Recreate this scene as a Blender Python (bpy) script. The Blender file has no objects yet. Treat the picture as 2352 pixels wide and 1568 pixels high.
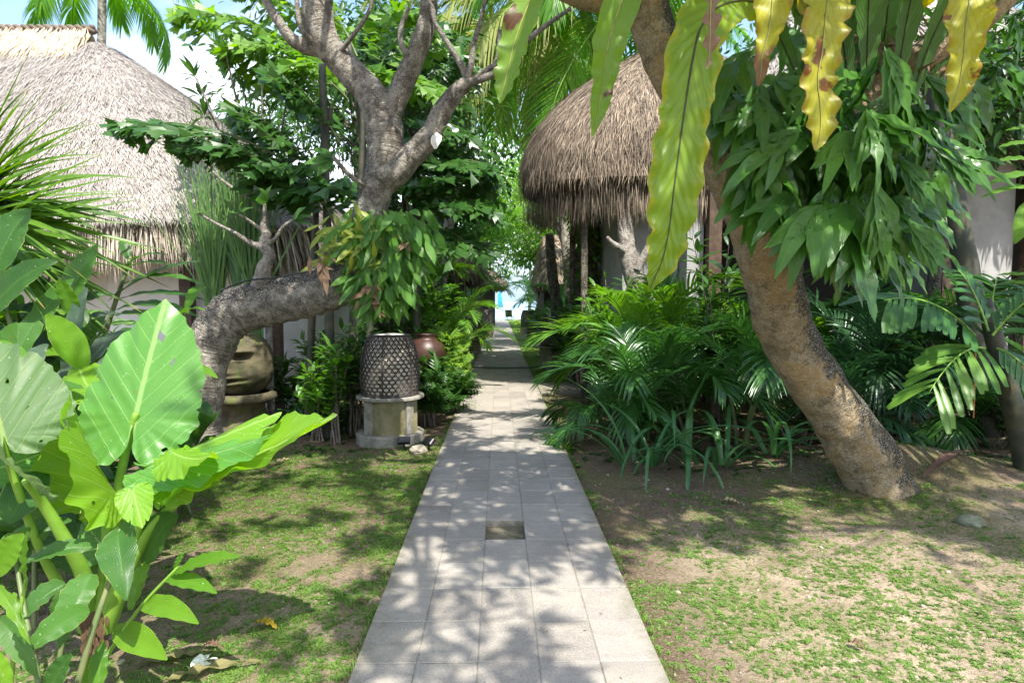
import bpy, math, random
import numpy as np
from mathutils import Vector, Matrix
rng = np.random.default_rng(11); random.seed(11)
R = math.radians
S = bpy.context.scene
COL = S.collection
# ------------------------------------------------------------------ camera, sky, sun, exposure
HCAM = 1.75
PITCH, YAW = R(3.67), R(1.157)
cam_d = bpy.data.cameras.new("camera"); cam = bpy.data.objects.new("camera", cam_d); COL.objects.link(cam)
cam.location = (0, 0, HCAM); cam.rotation_euler = (R(90) - PITCH, 0, -YAW)
cam_d.sensor_width = 36; cam_d.lens = 21.98; cam_d.clip_start = 0.05; cam_d.clip_end = 6000
S.camera = cam
SUN_EL = R(57)
SUN_AZ = np.array([0.42, -0.9075])            # horizontal direction TOWARDS the sun
sun_vec = Vector((SUN_AZ[0] * math.cos(SUN_EL), SUN_AZ[1] * math.cos(SUN_EL), math.sin(SUN_EL)))
world = bpy.data.worlds.new("World"); S.world = world; world.use_nodes = True
def sky():
    nt = world.node_tree; nt.nodes.clear()
    out = nt.nodes.new("ShaderNodeOutputWorld"); bg = nt.nodes.new("ShaderNodeBackground")
    st = nt.nodes.new("ShaderNodeTexSky"); st.sky_type = 'NISHITA'; st.sun_disc = False
    st.sun_elevation = SUN_EL; st.sun_rotation = math.atan2(SUN_AZ[0], SUN_AZ[1])
    st.dust_density = 1.6; st.ozone_density = 1.0
    tc = nt.nodes.new("ShaderNodeTexCoord")
    mp = nt.nodes.new("ShaderNodeMapping"); mp.inputs['Scale'].default_value = (1, 1, 2.2); mp.inputs['Location'].default_value = (0.35, 0.1, 0.0)
    no = nt.nodes.new("ShaderNodeTexNoise"); no.inputs['Scale'].default_value = 2.3; no.inputs['Detail'].default_value = 9; no.inputs['Roughness'].default_value = 0.55
    ra = nt.nodes.new("ShaderNodeValToRGB"); ra.color_ramp.elements[0].position = 0.46; ra.color_ramp.elements[1].position = 0.66
    sp = nt.nodes.new("ShaderNodeSeparateXYZ")
    hz = nt.nodes.new("ShaderNodeMapRange"); hz.inputs['From Min'].default_value = 0.14; hz.inputs['From Max'].default_value = 0.36; hz.inputs['To Min'].default_value = 1.0; hz.inputs['To Max'].default_value = 0.0
    ad = nt.nodes.new("ShaderNodeMath"); ad.operation = 'MULTIPLY_ADD'; ad.inputs[1].default_value = 0.32
    mx = nt.nodes.new("ShaderNodeMixRGB"); mx.inputs['Color2'].default_value = (5.2, 5.4, 5.7, 1)
    l = nt.links.new
    l(tc.outputs['Generated'], mp.inputs['Vector']); l(mp.outputs[0], no.inputs['Vector'])
    l(tc.outputs['Generated'], sp.inputs[0]); l(sp.outputs['Z'], hz.inputs['Value'])
    l(hz.outputs[0], ad.inputs[0]); l(no.outputs['Fac'], ad.inputs[2]); 
    su = nt.nodes.new("ShaderNodeMath"); su.operation = 'SUBTRACT'; su.inputs[1].default_value = 0.10
    l(ad.outputs[0], su.inputs[0]); l(su.outputs[0], ra.inputs['Fac'])
    l(ra.outputs['Color'], mx.inputs['Fac']); l(st.outputs[0], mx.inputs['Color1'])
    lo = nt.nodes.new("ShaderNodeMapRange"); lo.interpolation_type = 'SMOOTHSTEP'; lo.inputs['From Min'].default_value = 0.0; lo.inputs['From Max'].default_value = 0.14; lo.inputs['To Min'].default_value = 0.9; lo.inputs['To Max'].default_value = 0.0
    m2 = nt.nodes.new("ShaderNodeMixRGB"); m2.inputs['Color2'].default_value = (1.5, 2.15, 2.75, 1); l(sp.outputs['Z'], lo.inputs['Value']); l(lo.outputs[0], m2.inputs['Fac']); l(mx.outputs[0], m2.inputs['Color1'])
    l(m2.outputs[0], bg.inputs['Color']); bg.inputs['Strength'].default_value = 0.15
    l(bg.outputs[0], out.inputs[0])
sky()
sd = bpy.data.lights.new("sun", 'SUN'); so = bpy.data.objects.new("sun", sd); COL.objects.link(so)
sd.energy = 3.7; sd.angle = R(0.55); sd.color = (1.0, 0.955, 0.88)
so.rotation_euler = (-sun_vec).to_track_quat('-Z', 'Y').to_euler(); so.location = (8, -8, 20)
S.view_settings.view_transform = 'Standard'; S.view_settings.look = 'None'; S.view_settings.gamma = 1.0
S.view_settings.exposure = 1.48
cy = S.cycles
cy.max_bounces = 8; cy.diffuse_bounces = 4; cy.glossy_bounces = 2; cy.transmission_bounces = 5; cy.transparent_max_bounces = 4
cy.caustics_reflective = False; cy.caustics_refractive = False; cy.use_denoising = True; cy.sample_clamp_indirect = 6.0

# ------------------------------------------------------------------ maths helpers
F_PX = 1436.2
_rot = np.array(cam.rotation_euler.to_matrix())
def ray(px, py):
    return _rot @ np.array([(px - 1176) / F_PX, -(py - 784) / F_PX, -1.0])
def W(px, py, Y):
    d = ray(px, py); return np.array([0, 0, HCAM]) + d * (Y / d[1])
def G(px, py, z=0.0):
    d = ray(px, py); k = (z - HCAM) / d[2]; return np.array([0, 0, HCAM]) + d * k
def PXM(Y): return Y / F_PX                      # metres in one picture unit at that distance
def unit(v):
    v = np.asarray(v, float); n = np.linalg.norm(v, axis=-1, keepdims=True); return v / np.maximum(n, 1e-9)
_HT = np.random.default_rng(3).random(65536)
def vnoise(P, sc=1.0):
    P = np.asarray(P, float) * sc; i = np.floor(P).astype(np.int64); f = P - i; f = f * f * (3 - 2 * f)
    r = 0
    for dx in (0, 1):
        for dy in (0, 1):
            for dz in (0, 1):
                h = ((i[..., 0] + dx) * 73856093 ^ (i[..., 1] + dy) * 19349663 ^ (i[..., 2] + dz) * 83492791) & 65535
                w = (f[..., 0] if dx else 1 - f[..., 0]) * (f[..., 1] if dy else 1 - f[..., 1]) * (f[..., 2] if dz else 1 - f[..., 2])
                r = r + _HT[h] * w
    return r
def fbm(P, sc=1.0, o=4):
    a, s, t = 0.5, 0.0, 0.0
    for k in range(o):
        s = s + a * vnoise(P, sc * 2 ** k + 0.37 * k); t += a; a *= 0.55
    return s / t
def catmull(P, n):
    P = np.asarray(P, float)
    Q = np.vstack([2 * P[0] - P[1], P, 2 * P[-1] - P[-2]])
    t = np.linspace(0, len(P) - 1 - 1e-6, n); i = t.astype(int); f = (t - i)[:, None]
    a, b, c, d = Q[i], Q[i + 1], Q[i + 2], Q[i + 3]
    return 0.5 * (2 * b + (c - a) * f + (2 * a - 5 * b + 4 * c - d) * f ** 2 + (3 * b - a - 3 * c + d) * f ** 3)
_gf = {}
def gridF(nu, nv, wrap=False):                   # vertices laid out [v][u]
    k = (nu, nv, wrap)
    if k not in _gf:
        u = np.arange(nu if wrap else nu - 1); v = np.arange(nv - 1)
        U, V = np.meshgrid(u, v); U2 = (U + 1) % nu
        _gf[k] = np.stack([V * nu + U, V * nu + U2, (V + 1) * nu + U2, (V + 1) * nu + U], -1).reshape(-1, 4)
    return _gf[k]
class Geo:
    def __init__(s): s.V, s.F, s.U, s.Q, s.n = [], [], [], [], 0
    def add(s, V, F, U=None, q=0.5):
        V = np.asarray(V, float).reshape(-1, 3); n = len(V)
        s.V.append(V); s.F.append(np.asarray(F) + s.n)
        s.U.append(np.full((n, 2), 0.5) if U is None else np.asarray(U, float).reshape(-1, 2))
        s.Q.append(np.broadcast_to(np.asarray(q, float), (n,)).copy()); s.n += n
        return s
    def arrays(s): return np.vstack(s.V), np.vstack(s.F), np.vstack(s.U), np.concatenate(s.Q)
    def mesh(s, name, mat, smooth=True):
        V, F, U, Q = s.arrays(); me = bpy.data.meshes.new(name)
        me.vertices.add(len(V)); me.vertices.foreach_set('co', V.ravel().astype(np.float32))
        me.loops.add(F.size); me.loops.foreach_set('vertex_index', F.ravel().astype(np.int32))
        me.polygons.add(len(F)); me.polygons.foreach_set('loop_start', np.arange(0, F.size, 4, dtype=np.int32))
        me.polygons.foreach_set('use_smooth', np.full(len(F), smooth))
        me.uv_layers.new(name='uv').data.foreach_set('uv', U[F.ravel()].ravel().astype(np.float32))
        me.attributes.new('rnd', 'FLOAT', 'POINT').data.foreach_set('value', Q.astype(np.float32))
        me.update(calc_edges=True); me.materials.append(mat); return me
    def build(s, name, mat, parent=None, smooth=True):
        return link(bpy.data.objects.new(name, s.mesh(name, mat, smooth)), parent)
def link(o, parent=None):
    COL.objects.link(o)
    if parent is not None: o.parent = parent
    return o
def tag(o, label=None, cat=None, group=None, kind=None):
    if label: o['label'] = label
    if cat: o['category'] = cat
    if group: o['group'] = group
    if kind: o['kind'] = kind
    return o
def empty(name, loc, label, cat, group=None):
    o = bpy.data.objects.new(name, None); o.empty_display_size = 0.2; COL.objects.link(o)
    o.location = Vector(loc); o.matrix_world = Matrix.Translation(Vector(loc)); return tag(o, label, cat, group)
def gbuild(g, name, mat, root, smooth=True):     # geometry given in world coordinates, parented without moving
    o = g.build(name, mat, None, smooth); o.parent = root; o.matrix_parent_inverse = Matrix.Translation(-Vector(root.location)); return o
def copy_tree(o, loc, rz=0, sc=1.0, label=None):
    c = o.copy(); COL.objects.link(c); c.location = loc; c.rotation_euler = (0, 0, rz); c.scale = (sc,) * 3
    if label: c['label'] = label
    for ch in list(o.children):
        k = ch.copy(); COL.objects.link(k); k.parent = c
        for g in list(ch.children):
            m = g.copy(); COL.objects.link(m); m.parent = k
    return c
def frames(P):
    T = unit(np.gradient(P, axis=0)); up = np.array([0, 0, 1.0]) if abs(T[0][2]) < 0.9 else np.array([0, 1.0, 0])
    N = np.zeros_like(P); n = unit(np.cross(np.cross(T[0], up), T[0]))
    for i in range(len(P)):
        n = unit(n - T[i] * np.dot(n, T[i])); N[i] = n
    return T, N, np.cross(T, N)
def tube(g, P, rad, seg=10, q=0.5, rough=0.0, rsc=6.0, moss=None, cap=True):
    P = np.asarray(P, float); rad = np.broadcast_to(np.asarray(rad, float), (len(P),)).copy()
    if cap:
        e = unit(P[-1] - P[-2]); P = np.vstack([P, P[-1] + e * rad[-1] * 0.35, P[-1] + e * rad[-1] * 0.45]); rad = np.append(rad, [rad[-1] * 0.75, rad[-1] * 0.02])
    T, N, B = frames(P); a = np.linspace(0, 2 * np.pi, seg, endpoint=False)
    D = N[:, None] * np.cos(a)[None, :, None] + B[:, None] * np.sin(a)[None, :, None]
    V = P[:, None] + D * rad[:, None, None]
    if rough: V = V + D * ((fbm(V, rsc, 3) - 0.5) * 2 * rough * rad[:, None])[..., None]
    ln = np.concatenate([[0], np.cumsum(np.linalg.norm(np.diff(P, axis=0), axis=1))])
    U = np.stack(np.broadcast_arrays((a / (2 * np.pi))[None], ln[:, None]), -1)
    if moss is not None: q = np.clip(D @ np.asarray(moss) * 0.5 + 0.5, 0, 1).ravel()
    g.add(V, gridF(seg, len(P), True), U, q); return g
def prof_lance(t, a=0.75, b=1.0): return np.sin(np.pi * np.clip(t, 0, 1) ** a) ** b
def blade(g, P, hw, up, fold=0.25, wave=0.0, wn=6, m=5, q=0.5, curl=0.0, ph=0.0):
    """leaf-like ribbon along spine P with half widths hw; up = normal hint"""
    P = np.asarray(P, float); n = len(P); hw = np.broadcast_to(np.asarray(hw, float), (n,))
    T = unit(np.gradient(P, axis=0)); up = np.broadcast_to(np.asarray(up, float), P.shape)
    X = unit(np.cross(T, up)); Z = np.cross(X, T); s = np.linspace(-1, 1, m); t = np.linspace(0, 1, n)
    a = np.abs(s)
    off = X[:, None] * (s * np.cos(fold))[None, :, None] + Z[:, None] * (a * np.sin(fold) - curl * a ** 2)[None, :, None]
    V = P[:, None] + off * hw[:, None, None]
    if wave:
        w = np.sin(2 * np.pi * wn * t[:, None] + ph + np.sign(s)[None] * 1.3 + 2 * np.sin(5 * t[:, None] + ph)) * (a ** 1.6)[None] * wave
        V = V + Z[:, None] * (w * np.minimum(1, hw / max(hw.max(), 1e-6) * 1.5)[:, None])[..., None]
    U = np.stack(np.broadcast_arrays((s * 0.5 + 0.5)[None], t[:, None]), -1)
    g.add(V, gridF(m, n), U, q); return g
def leaf_t(w=0.16, nl=5, m=3, fold=0.3, droop=0.25, a=0.75, wave=0.0):
    t = np.linspace(0, 1, nl + 1); g = Geo()
    P = np.stack([np.zeros_like(t), t, -droop * t ** 2], -1); hw = w * prof_lance(t, a) + 0.004
    blade(g, P, hw, (0, 0, 1), fold, wave, 3, m); return g.arrays()
def inst(g, tpl, pos, D, up, sc, q=None, scw=None):
    """many copies of a template leaf (along +Y, normal +Z) in one mesh"""
    V, F, U, _ = tpl; pos = np.asarray(pos, float); N = len(pos)
    Y = unit(D); up = np.broadcast_to(np.asarray(up, float), Y.shape); X = np.cross(Y, up)
    bad = np.linalg.norm(X, axis=1) < 1e-3; X[bad] = np.cross(Y[bad], [0.3, 1, 0.2]); X = unit(X); Z = np.cross(X, Y)
    sc = np.broadcast_to(np.asarray(sc, float), (N,)); sw = sc if scw is None else sc * scw
    VV = pos[:, None] + (X[:, None] * V[None, :, 0:1]) * sw[:, None, None] + (Y[:, None] * V[None, :, 1:2] + Z[:, None] * V[None, :, 2:3]) * sc[:, None, None]
    n = len(V); FF = (F[None] + (np.arange(N) * n)[:, None, None]).reshape(-1, 4)
    q = rng.random(N) if q is None else np.broadcast_to(q, (N,))
    g.add(VV, FF, np.tile(U, (N, 1)), np.repeat(q, n)); return g
def box(g, lo, hi, q=0.5, bev=0.0):
    x0, y0, z0 = lo; x1, y1, z1 = hi
    if bev <= 0:
        for ax in range(3):
            for sgn in (0, 1):
                c = [[x0, y0, z0], [x1, y1, z1]]; u, v = (ax + 1) % 3, (ax + 2) % 3; Q = []
                for (iu, iv) in ((0, 0), (1, 0), (1, 1), (0, 1)):
                    p = [0, 0, 0]; p[ax] = c[sgn][ax]; p[u] = c[iu][u]; p[v] = c[iv][v]; Q.append(p)
                g.add(Q if sgn else Q[::-1], [[0, 1, 2, 3]], [[0, 0], [1, 0], [1, 1], [0, 1]], q)
        return g
    L = lambda i, z: [[x0 + i, y0 + i, z], [x1 - i, y0 + i, z], [x1 - i, y1 - i, z], [x0 + i, y1 - i, z]]
    V = np.array(L(bev, z0) + L(0, z0 + bev) + L(0, z1 - bev) + L(bev, z1))
    F = np.vstack([gridF(4, 4, True), [[3, 2, 1, 0]], [[12, 13, 14, 15]]]); U = V[:, :2]
    g.add(V, F, U, q); return g
def lathe(g, c, prof, seg=32, q=0.5, n8=None):
    prof = np.asarray(prof, float); a = np.linspace(0, 2 * np.pi, seg, endpoint=False)
    V = np.stack([c[0] + prof[:, :1] * np.cos(a), c[1] + prof[:, :1] * np.sin(a), np.broadcast_to(c[2] + prof[:, 1:2], (len(prof), seg))], -1)
    U = np.stack(np.broadcast_arrays(a[None] / 6.2832, np.linspace(0, 1, len(prof))[:, None]), -1)
    g.add(V, gridF(seg, len(prof), True), U, q); return g

# ------------------------------------------------------------------ materials
class NT:
    def __init__(s, name):
        s.m = bpy.data.materials.new(name); s.m.use_nodes = True; s.t = s.m.node_tree; s.t.nodes.clear()
        s.out = s.t.nodes.new("ShaderNodeOutputMaterial")
    def set(s, n, k, v):
        if v is None: return
        i = n.inputs[k]
        if isinstance(v, bpy.types.NodeSocket): s.t.links.new(v, i)
        elif hasattr(i.default_value, '__len__') and not isinstance(v, (int, float)):
            i.default_value = tuple(v) + (1,) if len(v) == 3 and len(i.default_value) == 4 else v
        else: i.default_value = v
    def n(s, typ, props=None, **kw):
        n = s.t.nodes.new(typ)
        for k, v in (props or {}).items(): setattr(n, k, v)
        for k, v in kw.items(): s.set(n, int(k[1:]) if k[0] == '_' else k.replace('_', ' '), v)
        return n
    def math(s, op, a, b=0.0, c=0.0):
        n = s.n("ShaderNodeMath", {'operation': op}, _0=a, _1=b)
        if op == 'MULTIPLY_ADD': s.set(n, 2, c)
        return n.outputs[0]
    def mix(s, f, a, b, mode='MIX'):
        return s.n("ShaderNodeMixRGB", {'blend_type': mode}, Fac=f, Color1=a, Color2=b).outputs[0]
    def ramp(s, f, lo, hi):
        n = s.n("ShaderNodeMapRange", {'interpolation_type': 'SMOOTHSTEP'}, Value=f); n.inputs['From Min'].default_value = lo; n.inputs['From Max'].default_value = hi
        return n.outputs[0]
    def noise(s, vec, scale, detail=4, rough=0.55):
        return s.n("ShaderNodeTexNoise", Vector=vec, Scale=scale, Detail=detail, Roughness=rough).outputs['Fac']
    def attr(s): return s.n("ShaderNodeAttribute", {'attribute_name': 'rnd'}).outputs['Fac']
    def uv(s): return s.n("ShaderNodeUVMap", {'uv_map': 'uv'}).outputs[0]
    def pos(s): return s.n("ShaderNodeTexCoord").outputs['Object']
    def scale(s, v, sc): return s.n("ShaderNodeMapping", Vector=v, Scale=sc).outputs[0]
    def sep(s, v): n = s.n("ShaderNodeSeparateXYZ", _0=v); return n.outputs
    def bump(s, h, st=0.3, d=0.02): return s.n("ShaderNodeBump", Height=h, Strength=st, Distance=d).outputs[0]
    def bsdf(s, col, rough=0.6, nor=None, spec=0.5, **kw):
        b = s.n("ShaderNodeBsdfPrincipled", Base_Color=col, Roughness=rough, Normal=nor, **kw); b.inputs['Specular IOR Level'].default_value = spec
        return b.outputs[0]
    def done(s, sh): s.t.links.new(sh, s.out.inputs[0]); return s.m
def leafmat(name, dark, light, trans=0.35, rough=0.42, veins=0, slope=0.5, vein_col=None, rib=0.02, tip=None, tip_at=0.8, blotch=None, spec=0.5, edge=None, vb=0.5, rib_col=None, vw=0.05, specks=False):
    k = NT(name); a = k.attr(); uv = k.uv(); x, y, _ = k.sep(uv); P = k.pos()
    col = k.mix(a, dark, light)
    nz = k.noise(P, 5.0, 3); col = k.mix(k.math('MULTIPLY', k.ramp(nz, 0.35, 0.75), 0.45), col, light)
    au = k.math('ABSOLUTE', k.math('SUBTRACT', x, 0.5)); nor = None
    if edge is not None:
        e = k.ramp(k.math('ADD', au, k.math('MULTIPLY', k.math('SUBTRACT', k.noise(P, 14, 3), 0.5), 0.5)), 0.36, 0.55); col = k.mix(k.math('MULTIPLY', e, 0.8), col, edge)
    if tip is not None:
        f = k.ramp(k.math('ADD', y, k.math('MULTIPLY', k.math('SUBTRACT', k.noise(P, 9, 3), 0.5), 0.5)), tip_at - 0.08, tip_at + 0.08); col = k.mix(f, col, tip)
    if blotch is not None:
        bl = k.ramp(k.noise(P, blotch[1], 4), blotch[2], blotch[2] + 0.05); col = k.mix(bl, col, blotch[0])
    if specks:
        sp = k.noise(P, 75, 2, 0.6); col = k.mix(k.math('MULTIPLY', k.ramp(sp, 0.70, 0.74), 0.8), col, (0.55, 0.6, 0.45)); bs = k.noise(P, 11, 3, 0.6); col = k.mix(k.math('MULTIPLY', k.ramp(bs, 0.70, 0.725), 0.85), col, (0.22, 0.15, 0.05)); eb = k.ramp(k.math('ADD', au, k.math('MULTIPLY', bs, 0.10)), 0.535, 0.555); col = k.mix(k.math('MULTIPLY', eb, 0.8), col, (0.42, 0.46, 0.12))
    if veins:
        ph = k.math('FRACT', k.math('MULTIPLY', k.math('SUBTRACT', y, k.math('MULTIPLY', au, slope)), veins))
        d = k.math('ABSOLUTE', k.math('SUBTRACT', ph, 0.5)); v1 = k.math('SUBTRACT', 1.0, k.ramp(d, 0.0, vw if vein_col else 0.5))
        vo = k.n('ShaderNodeTexVoronoi', {'feature': 'DISTANCE_TO_EDGE'}, Vector=P, Scale=85.0).outputs['Distance']; net = k.ramp(vo, 0.0, 0.12)
        nor = k.bump(k.math('ADD', k.math('ADD', k.math('MULTIPLY', v1, -1.0), k.math('MULTIPLY', net, 0.12 if specks else 0.0)), k.math('MULTIPLY', nz, 0.6)), vb, 0.006)
        if specks: col = k.mix(k.math('MULTIPLY', k.math('SUBTRACT', 1.0, net), 0.16), col, light)
        if vein_col: col = k.mix(k.math('MULTIPLY', v1, 0.6), col, vein_col)
    if rib:
        r = k.math('SUBTRACT', 1.0, k.ramp(au, rib * 0.5, rib * 1.3)); col = k.mix(k.math('MULTIPLY', r, 0.8), col, rib_col or vein_col or light)
    tc = k.n("ShaderNodeHueSaturation", Color=col, Saturation=1.12, Value=1.75, Hue=0.49).outputs[0]
    b = k.bsdf(col, rough, nor, spec); tr = k.n("ShaderNodeBsdfTranslucent", Color=tc, Normal=nor).outputs[0]
    return k.done(k.n("ShaderNodeMixShader", _0=trans, _1=b, _2=tr).outputs[0])
def barkmat(name, base, light, dark, spots=0.5, mossc=(0.015, 0.014, 0.011), moss=0.6, ring=45, rs=0.5, orange=None):
    k = NT(name); P = k.pos(); uv = k.uv(); a = k.attr()
    n1 = k.noise(P, 9, 6, 0.65); n2 = k.noise(P, 34, 6, 0.7); n3 = k.noise(P, 3.2, 4); n4 = k.noise(P, 95, 3, 0.7)
    n5 = k.noise(P, 7.5, 9, 0.72); n6 = k.noise(k.scale(P, (1, 1, .6)), 5.2, 9, 0.74); col = k.mix(k.ramp(n1, 0.42, 0.58), base, light); col = k.mix(k.math('MULTIPLY', k.ramp(n5, 0.54, 0.575), spots), col, dark); col = k.mix(k.math('MULTIPLY', k.ramp(n2, 0.52, 0.62), spots * .5), col, dark); col = k.mix(k.math('MULTIPLY', k.ramp(n6, 0.545, 0.58), 0.65), col, tuple(min(1, 1.45 * c) for c in light))
    if orange: col = k.mix(k.math('MULTIPLY', k.ramp(n3, 0.45, 0.62), 0.7), col, orange)
    mk = k.ramp(k.math('ADD', k.math('MULTIPLY', a, 0.62), k.math('ADD', k.math('MULTIPLY', n1, 0.5), k.math('MULTIPLY', n2, 0.28))), 1.02 - 0.28 * moss, 1.12 - 0.28 * moss)
    col = k.mix(k.math('MULTIPLY', mk, 0.92), col, mossc)
    col = k.mix(k.math('MULTIPLY', k.ramp(k.math('ADD', n4, k.math('MULTIPLY', n1, .25)), 0.66, 0.74), 0.75), col, (0.55, 0.52, 0.45))
    rg = k.noise(k.scale(uv, (1.6, ring, 1)), 1.0, 4, 0.6)
    h = k.math('ADD', k.math('MULTIPLY', rg, rs), k.math('ADD', k.math('MULTIPLY', n2, 0.6), k.math('MULTIPLY', n4, 0.3)))
    return k.done(k.bsdf(col, 0.85, k.bump(k.math('ADD', h, k.math('MULTIPLY', n5, 1.6)), 1.0, 0.05), 0.25))
def plain(name, col, col2=None, sc=8, rough=0.7, bump=0.25, spec=0.4, lo=0.4, hi=0.65, stain=None, fine=0.0, metal=0.0):
    k = NT(name); P = k.pos(); n1 = k.noise(P, sc, 6, 0.62); c = k.mix(k.ramp(n1, lo, hi), col, col2 or tuple(0.8 * v for v in col))
    if stain: c = k.mix(k.math('MULTIPLY', k.ramp(k.noise(P, stain[1], 6, 0.65), stain[2], stain[2] + 0.18), stain[3]), c, stain[0])
    n2 = k.noise(P, sc * 7, 4, 0.6)
    if fine: c = k.mix(k.math('MULTIPLY', k.ramp(n2, 0.5, 0.7), fine), c, tuple(0.45 * v for v in col))
    return k.done(k.bsdf(c, rough, k.bump(k.math('ADD', n1, k.math('MULTIPLY', n2, 0.6)), bump, 0.01), spec, Metallic=metal))
def thatchmat(name, dark, light, patch, psc=0.9):
    k = NT(name); a = k.attr(); P = k.pos(); c = k.mix(a, dark, light)
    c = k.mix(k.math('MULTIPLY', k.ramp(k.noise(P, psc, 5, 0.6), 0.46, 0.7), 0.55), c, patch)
    return k.done(k.bsdf(c, 0.8, k.bump(k.noise(k.scale(P, (60, 60, 9)), 1, 4), 0.5, 0.02), 0.25))
M = {}
M['ear'] = leafmat('elephant_ear_leaf', (0.085, 0.24, 0.045), (0.12, 0.30, 0.05), 0.42, 0.33, 6.0, 1.15, (0.30, 0.47, 0.15), 0.022, spec=0.5, vb=0.25, specks=True)
M['ear_y'] = leafmat('elephant_ear_young_leaf', (0.14, 0.31, 0.02), (0.20, 0.38, 0.03), 0.5, 0.35, 6, 1.15, (0.34, 0.50, 0.13), 0.02, vb=0.3, specks=True)
M['ear_o'] = leafmat('elephant_ear_old_leaf', (0.07, 0.14, 0.05), (0.12, 0.20, 0.07), 0.4, 0.5, 6, 1.1, (0.26, 0.35, 0.1), 0.02, vb=0.3, specks=True)
M['petiole'] = plain('green_petiole', (0.20, 0.36, 0.045), (0.13, 0.26, 0.03), 5, 0.4, 0.1)
M['ginger'] = leafmat('ginger_leaf', (0.03, 0.105, 0.022), (0.085, 0.21, 0.03), 0.35, 0.34, 16, 1.6, None, 0.02, vb=0.5, specks=True)
M['ginger_b'] = leafmat('bright_ginger_leaf', (0.085, 0.24, 0.02), (0.16, 0.33, 0.025), 0.45, 0.36, 16, 1.6, None, 0.025, specks=True)
M['grey_leaf'] = leafmat('grey_green_leaf', (0.045, 0.09, 0.055), (0.085, 0.14, 0.085), 0.3, 0.4, 16, 1.6, None, 0.025, specks=True)
M['pandan'] = leafmat('spiky_leaf', (0.035, 0.10, 0.012), (0.12, 0.24, 0.025), 0.35, 0.38, 0, 0, None, 0.05, tip=(0.34, 0.20, 0.06), tip_at=1.0)
M['reed'] = leafmat('reed_leaf', (0.045, 0.13, 0.04), (0.14, 0.26, 0.06), 0.25, 0.5, 0, 0, None, 0)
M['fern'] = leafmat('hanging_fern_leaf', (0.045, 0.14, 0.02), (0.12, 0.28, 0.035), 0.42, 0.3, 12, 1.2, None, 0.03, spec=0.6)
M['fern_g'] = leafmat('glossy_fern_leaf', (0.026, 0.095, 0.018), (0.09, 0.23, 0.032), 0.4, 0.27, 9, 1.2, None, 0.02, spec=0.6, vb=0.18)
M['fern_y'] = leafmat('yellowing_fern_leaf', (0.16, 0.22, 0.02), (0.28, 0.33, 0.04), 0.4, 0.45, 0, 0, None, 0.03, tip=(0.20, 0.09, 0.03), tip_at=1.0)
M['fern_d'] = leafmat('dead_fern_leaf', (0.075, 0.042, 0.02), (0.17, 0.10, 0.05), 0.2, 0.7, 0, 0, None, 0)
M['nest'] = leafmat('nest_fern_frond', (0.14, 0.27, 0.02), (0.25, 0.36, 0.028), 0.48, 0.36, 24, 0.25, None, 0.012, edge=(0.40, 0.38, 0.03), vb=0.9, rib_col=(0.04, 0.05, 0.015), blotch=((0.20, 0.13, 0.03), 8.0, 0.685))
M['nest_y'] = leafmat('nest_fern_yellow_frond', (0.30, 0.31, 0.016), (0.46, 0.42, 0.025), 0.4, 0.4, 14, 0.5, (0.24, 0.26, 0.03), 0.018, tip=(0.26, 0.12, 0.04), tip_at=1.0, blotch=((0.20, 0.075, 0.02), 6.5, 0.57), edge=(0.36, 0.20, 0.045))
M['nest_t'] = leafmat('nest_fern_dying_frond', (0.30, 0.31, 0.016), (0.46, 0.42, 0.025), 0.4, 0.45, 14, 0.5, (0.24, 0.26, 0.03), 0.018, tip=(0.22, 0.11, 0.045), tip_at=0.70, blotch=((0.22, 0.09, 0.03), 6.0, 0.60), edge=(0.34, 0.18, 0.04))
M['nest_b'] = leafmat('nest_fern_brown_frond', (0.18, 0.10, 0.06), (0.34, 0.22, 0.15), 0.3, 0.6, 20, 0.5, None, 0.02)
M['nest_m'] = leafmat('nest_fern_scorched_frond', (0.14, 0.27, 0.025), (0.21, 0.35, 0.04), 0.45, 0.4, 18, 0.4, (0.3, 0.4, 0.08), 0.015, blotch=((0.12, 0.05, 0.02), 3.6, 0.57))
M['nest_d'] = leafmat('nest_fern_green_frond', (0.045, 0.13, 0.02), (0.08, 0.18, 0.03), 0.4, 0.4, 20, 0.4, None, 0.022, rib_col=(0.012, 0.014, 0.007))
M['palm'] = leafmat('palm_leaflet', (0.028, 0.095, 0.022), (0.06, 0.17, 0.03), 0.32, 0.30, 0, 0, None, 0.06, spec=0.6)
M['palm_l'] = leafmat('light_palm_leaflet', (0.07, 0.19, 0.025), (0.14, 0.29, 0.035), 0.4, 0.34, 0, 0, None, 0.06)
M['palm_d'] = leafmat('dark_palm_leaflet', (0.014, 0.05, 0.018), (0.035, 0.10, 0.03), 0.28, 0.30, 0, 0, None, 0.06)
M['coco'] = leafmat('coconut_leaflet', (0.06, 0.20, 0.014), (0.14, 0.31, 0.022), 0.52, 0.36, 0, 0, None, 0.06)
M['coco_y'] = leafmat('yellow_coconut_leaflet', (0.20, 0.24, 0.05), (0.36, 0.38, 0.12), 0.45, 0.45, 0, 0, None, 0.05)
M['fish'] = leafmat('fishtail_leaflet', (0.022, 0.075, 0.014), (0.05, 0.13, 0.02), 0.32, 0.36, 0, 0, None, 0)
M['fish_l'] = leafmat('sunny_fishtail_leaflet', (0.065, 0.17, 0.02), (0.15, 0.29, 0.032), 0.45, 0.38, 0, 0, None, 0)  # sunlit copy of the fishtail leaflet; brightness put into the colour
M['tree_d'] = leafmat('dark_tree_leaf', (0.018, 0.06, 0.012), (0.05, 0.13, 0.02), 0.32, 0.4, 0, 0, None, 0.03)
M['tree_m'] = leafmat('mid_tree_leaf', (0.05, 0.15, 0.02), (0.12, 0.27, 0.035), 0.48, 0.4, 0, 0, None, 0.03)
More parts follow.
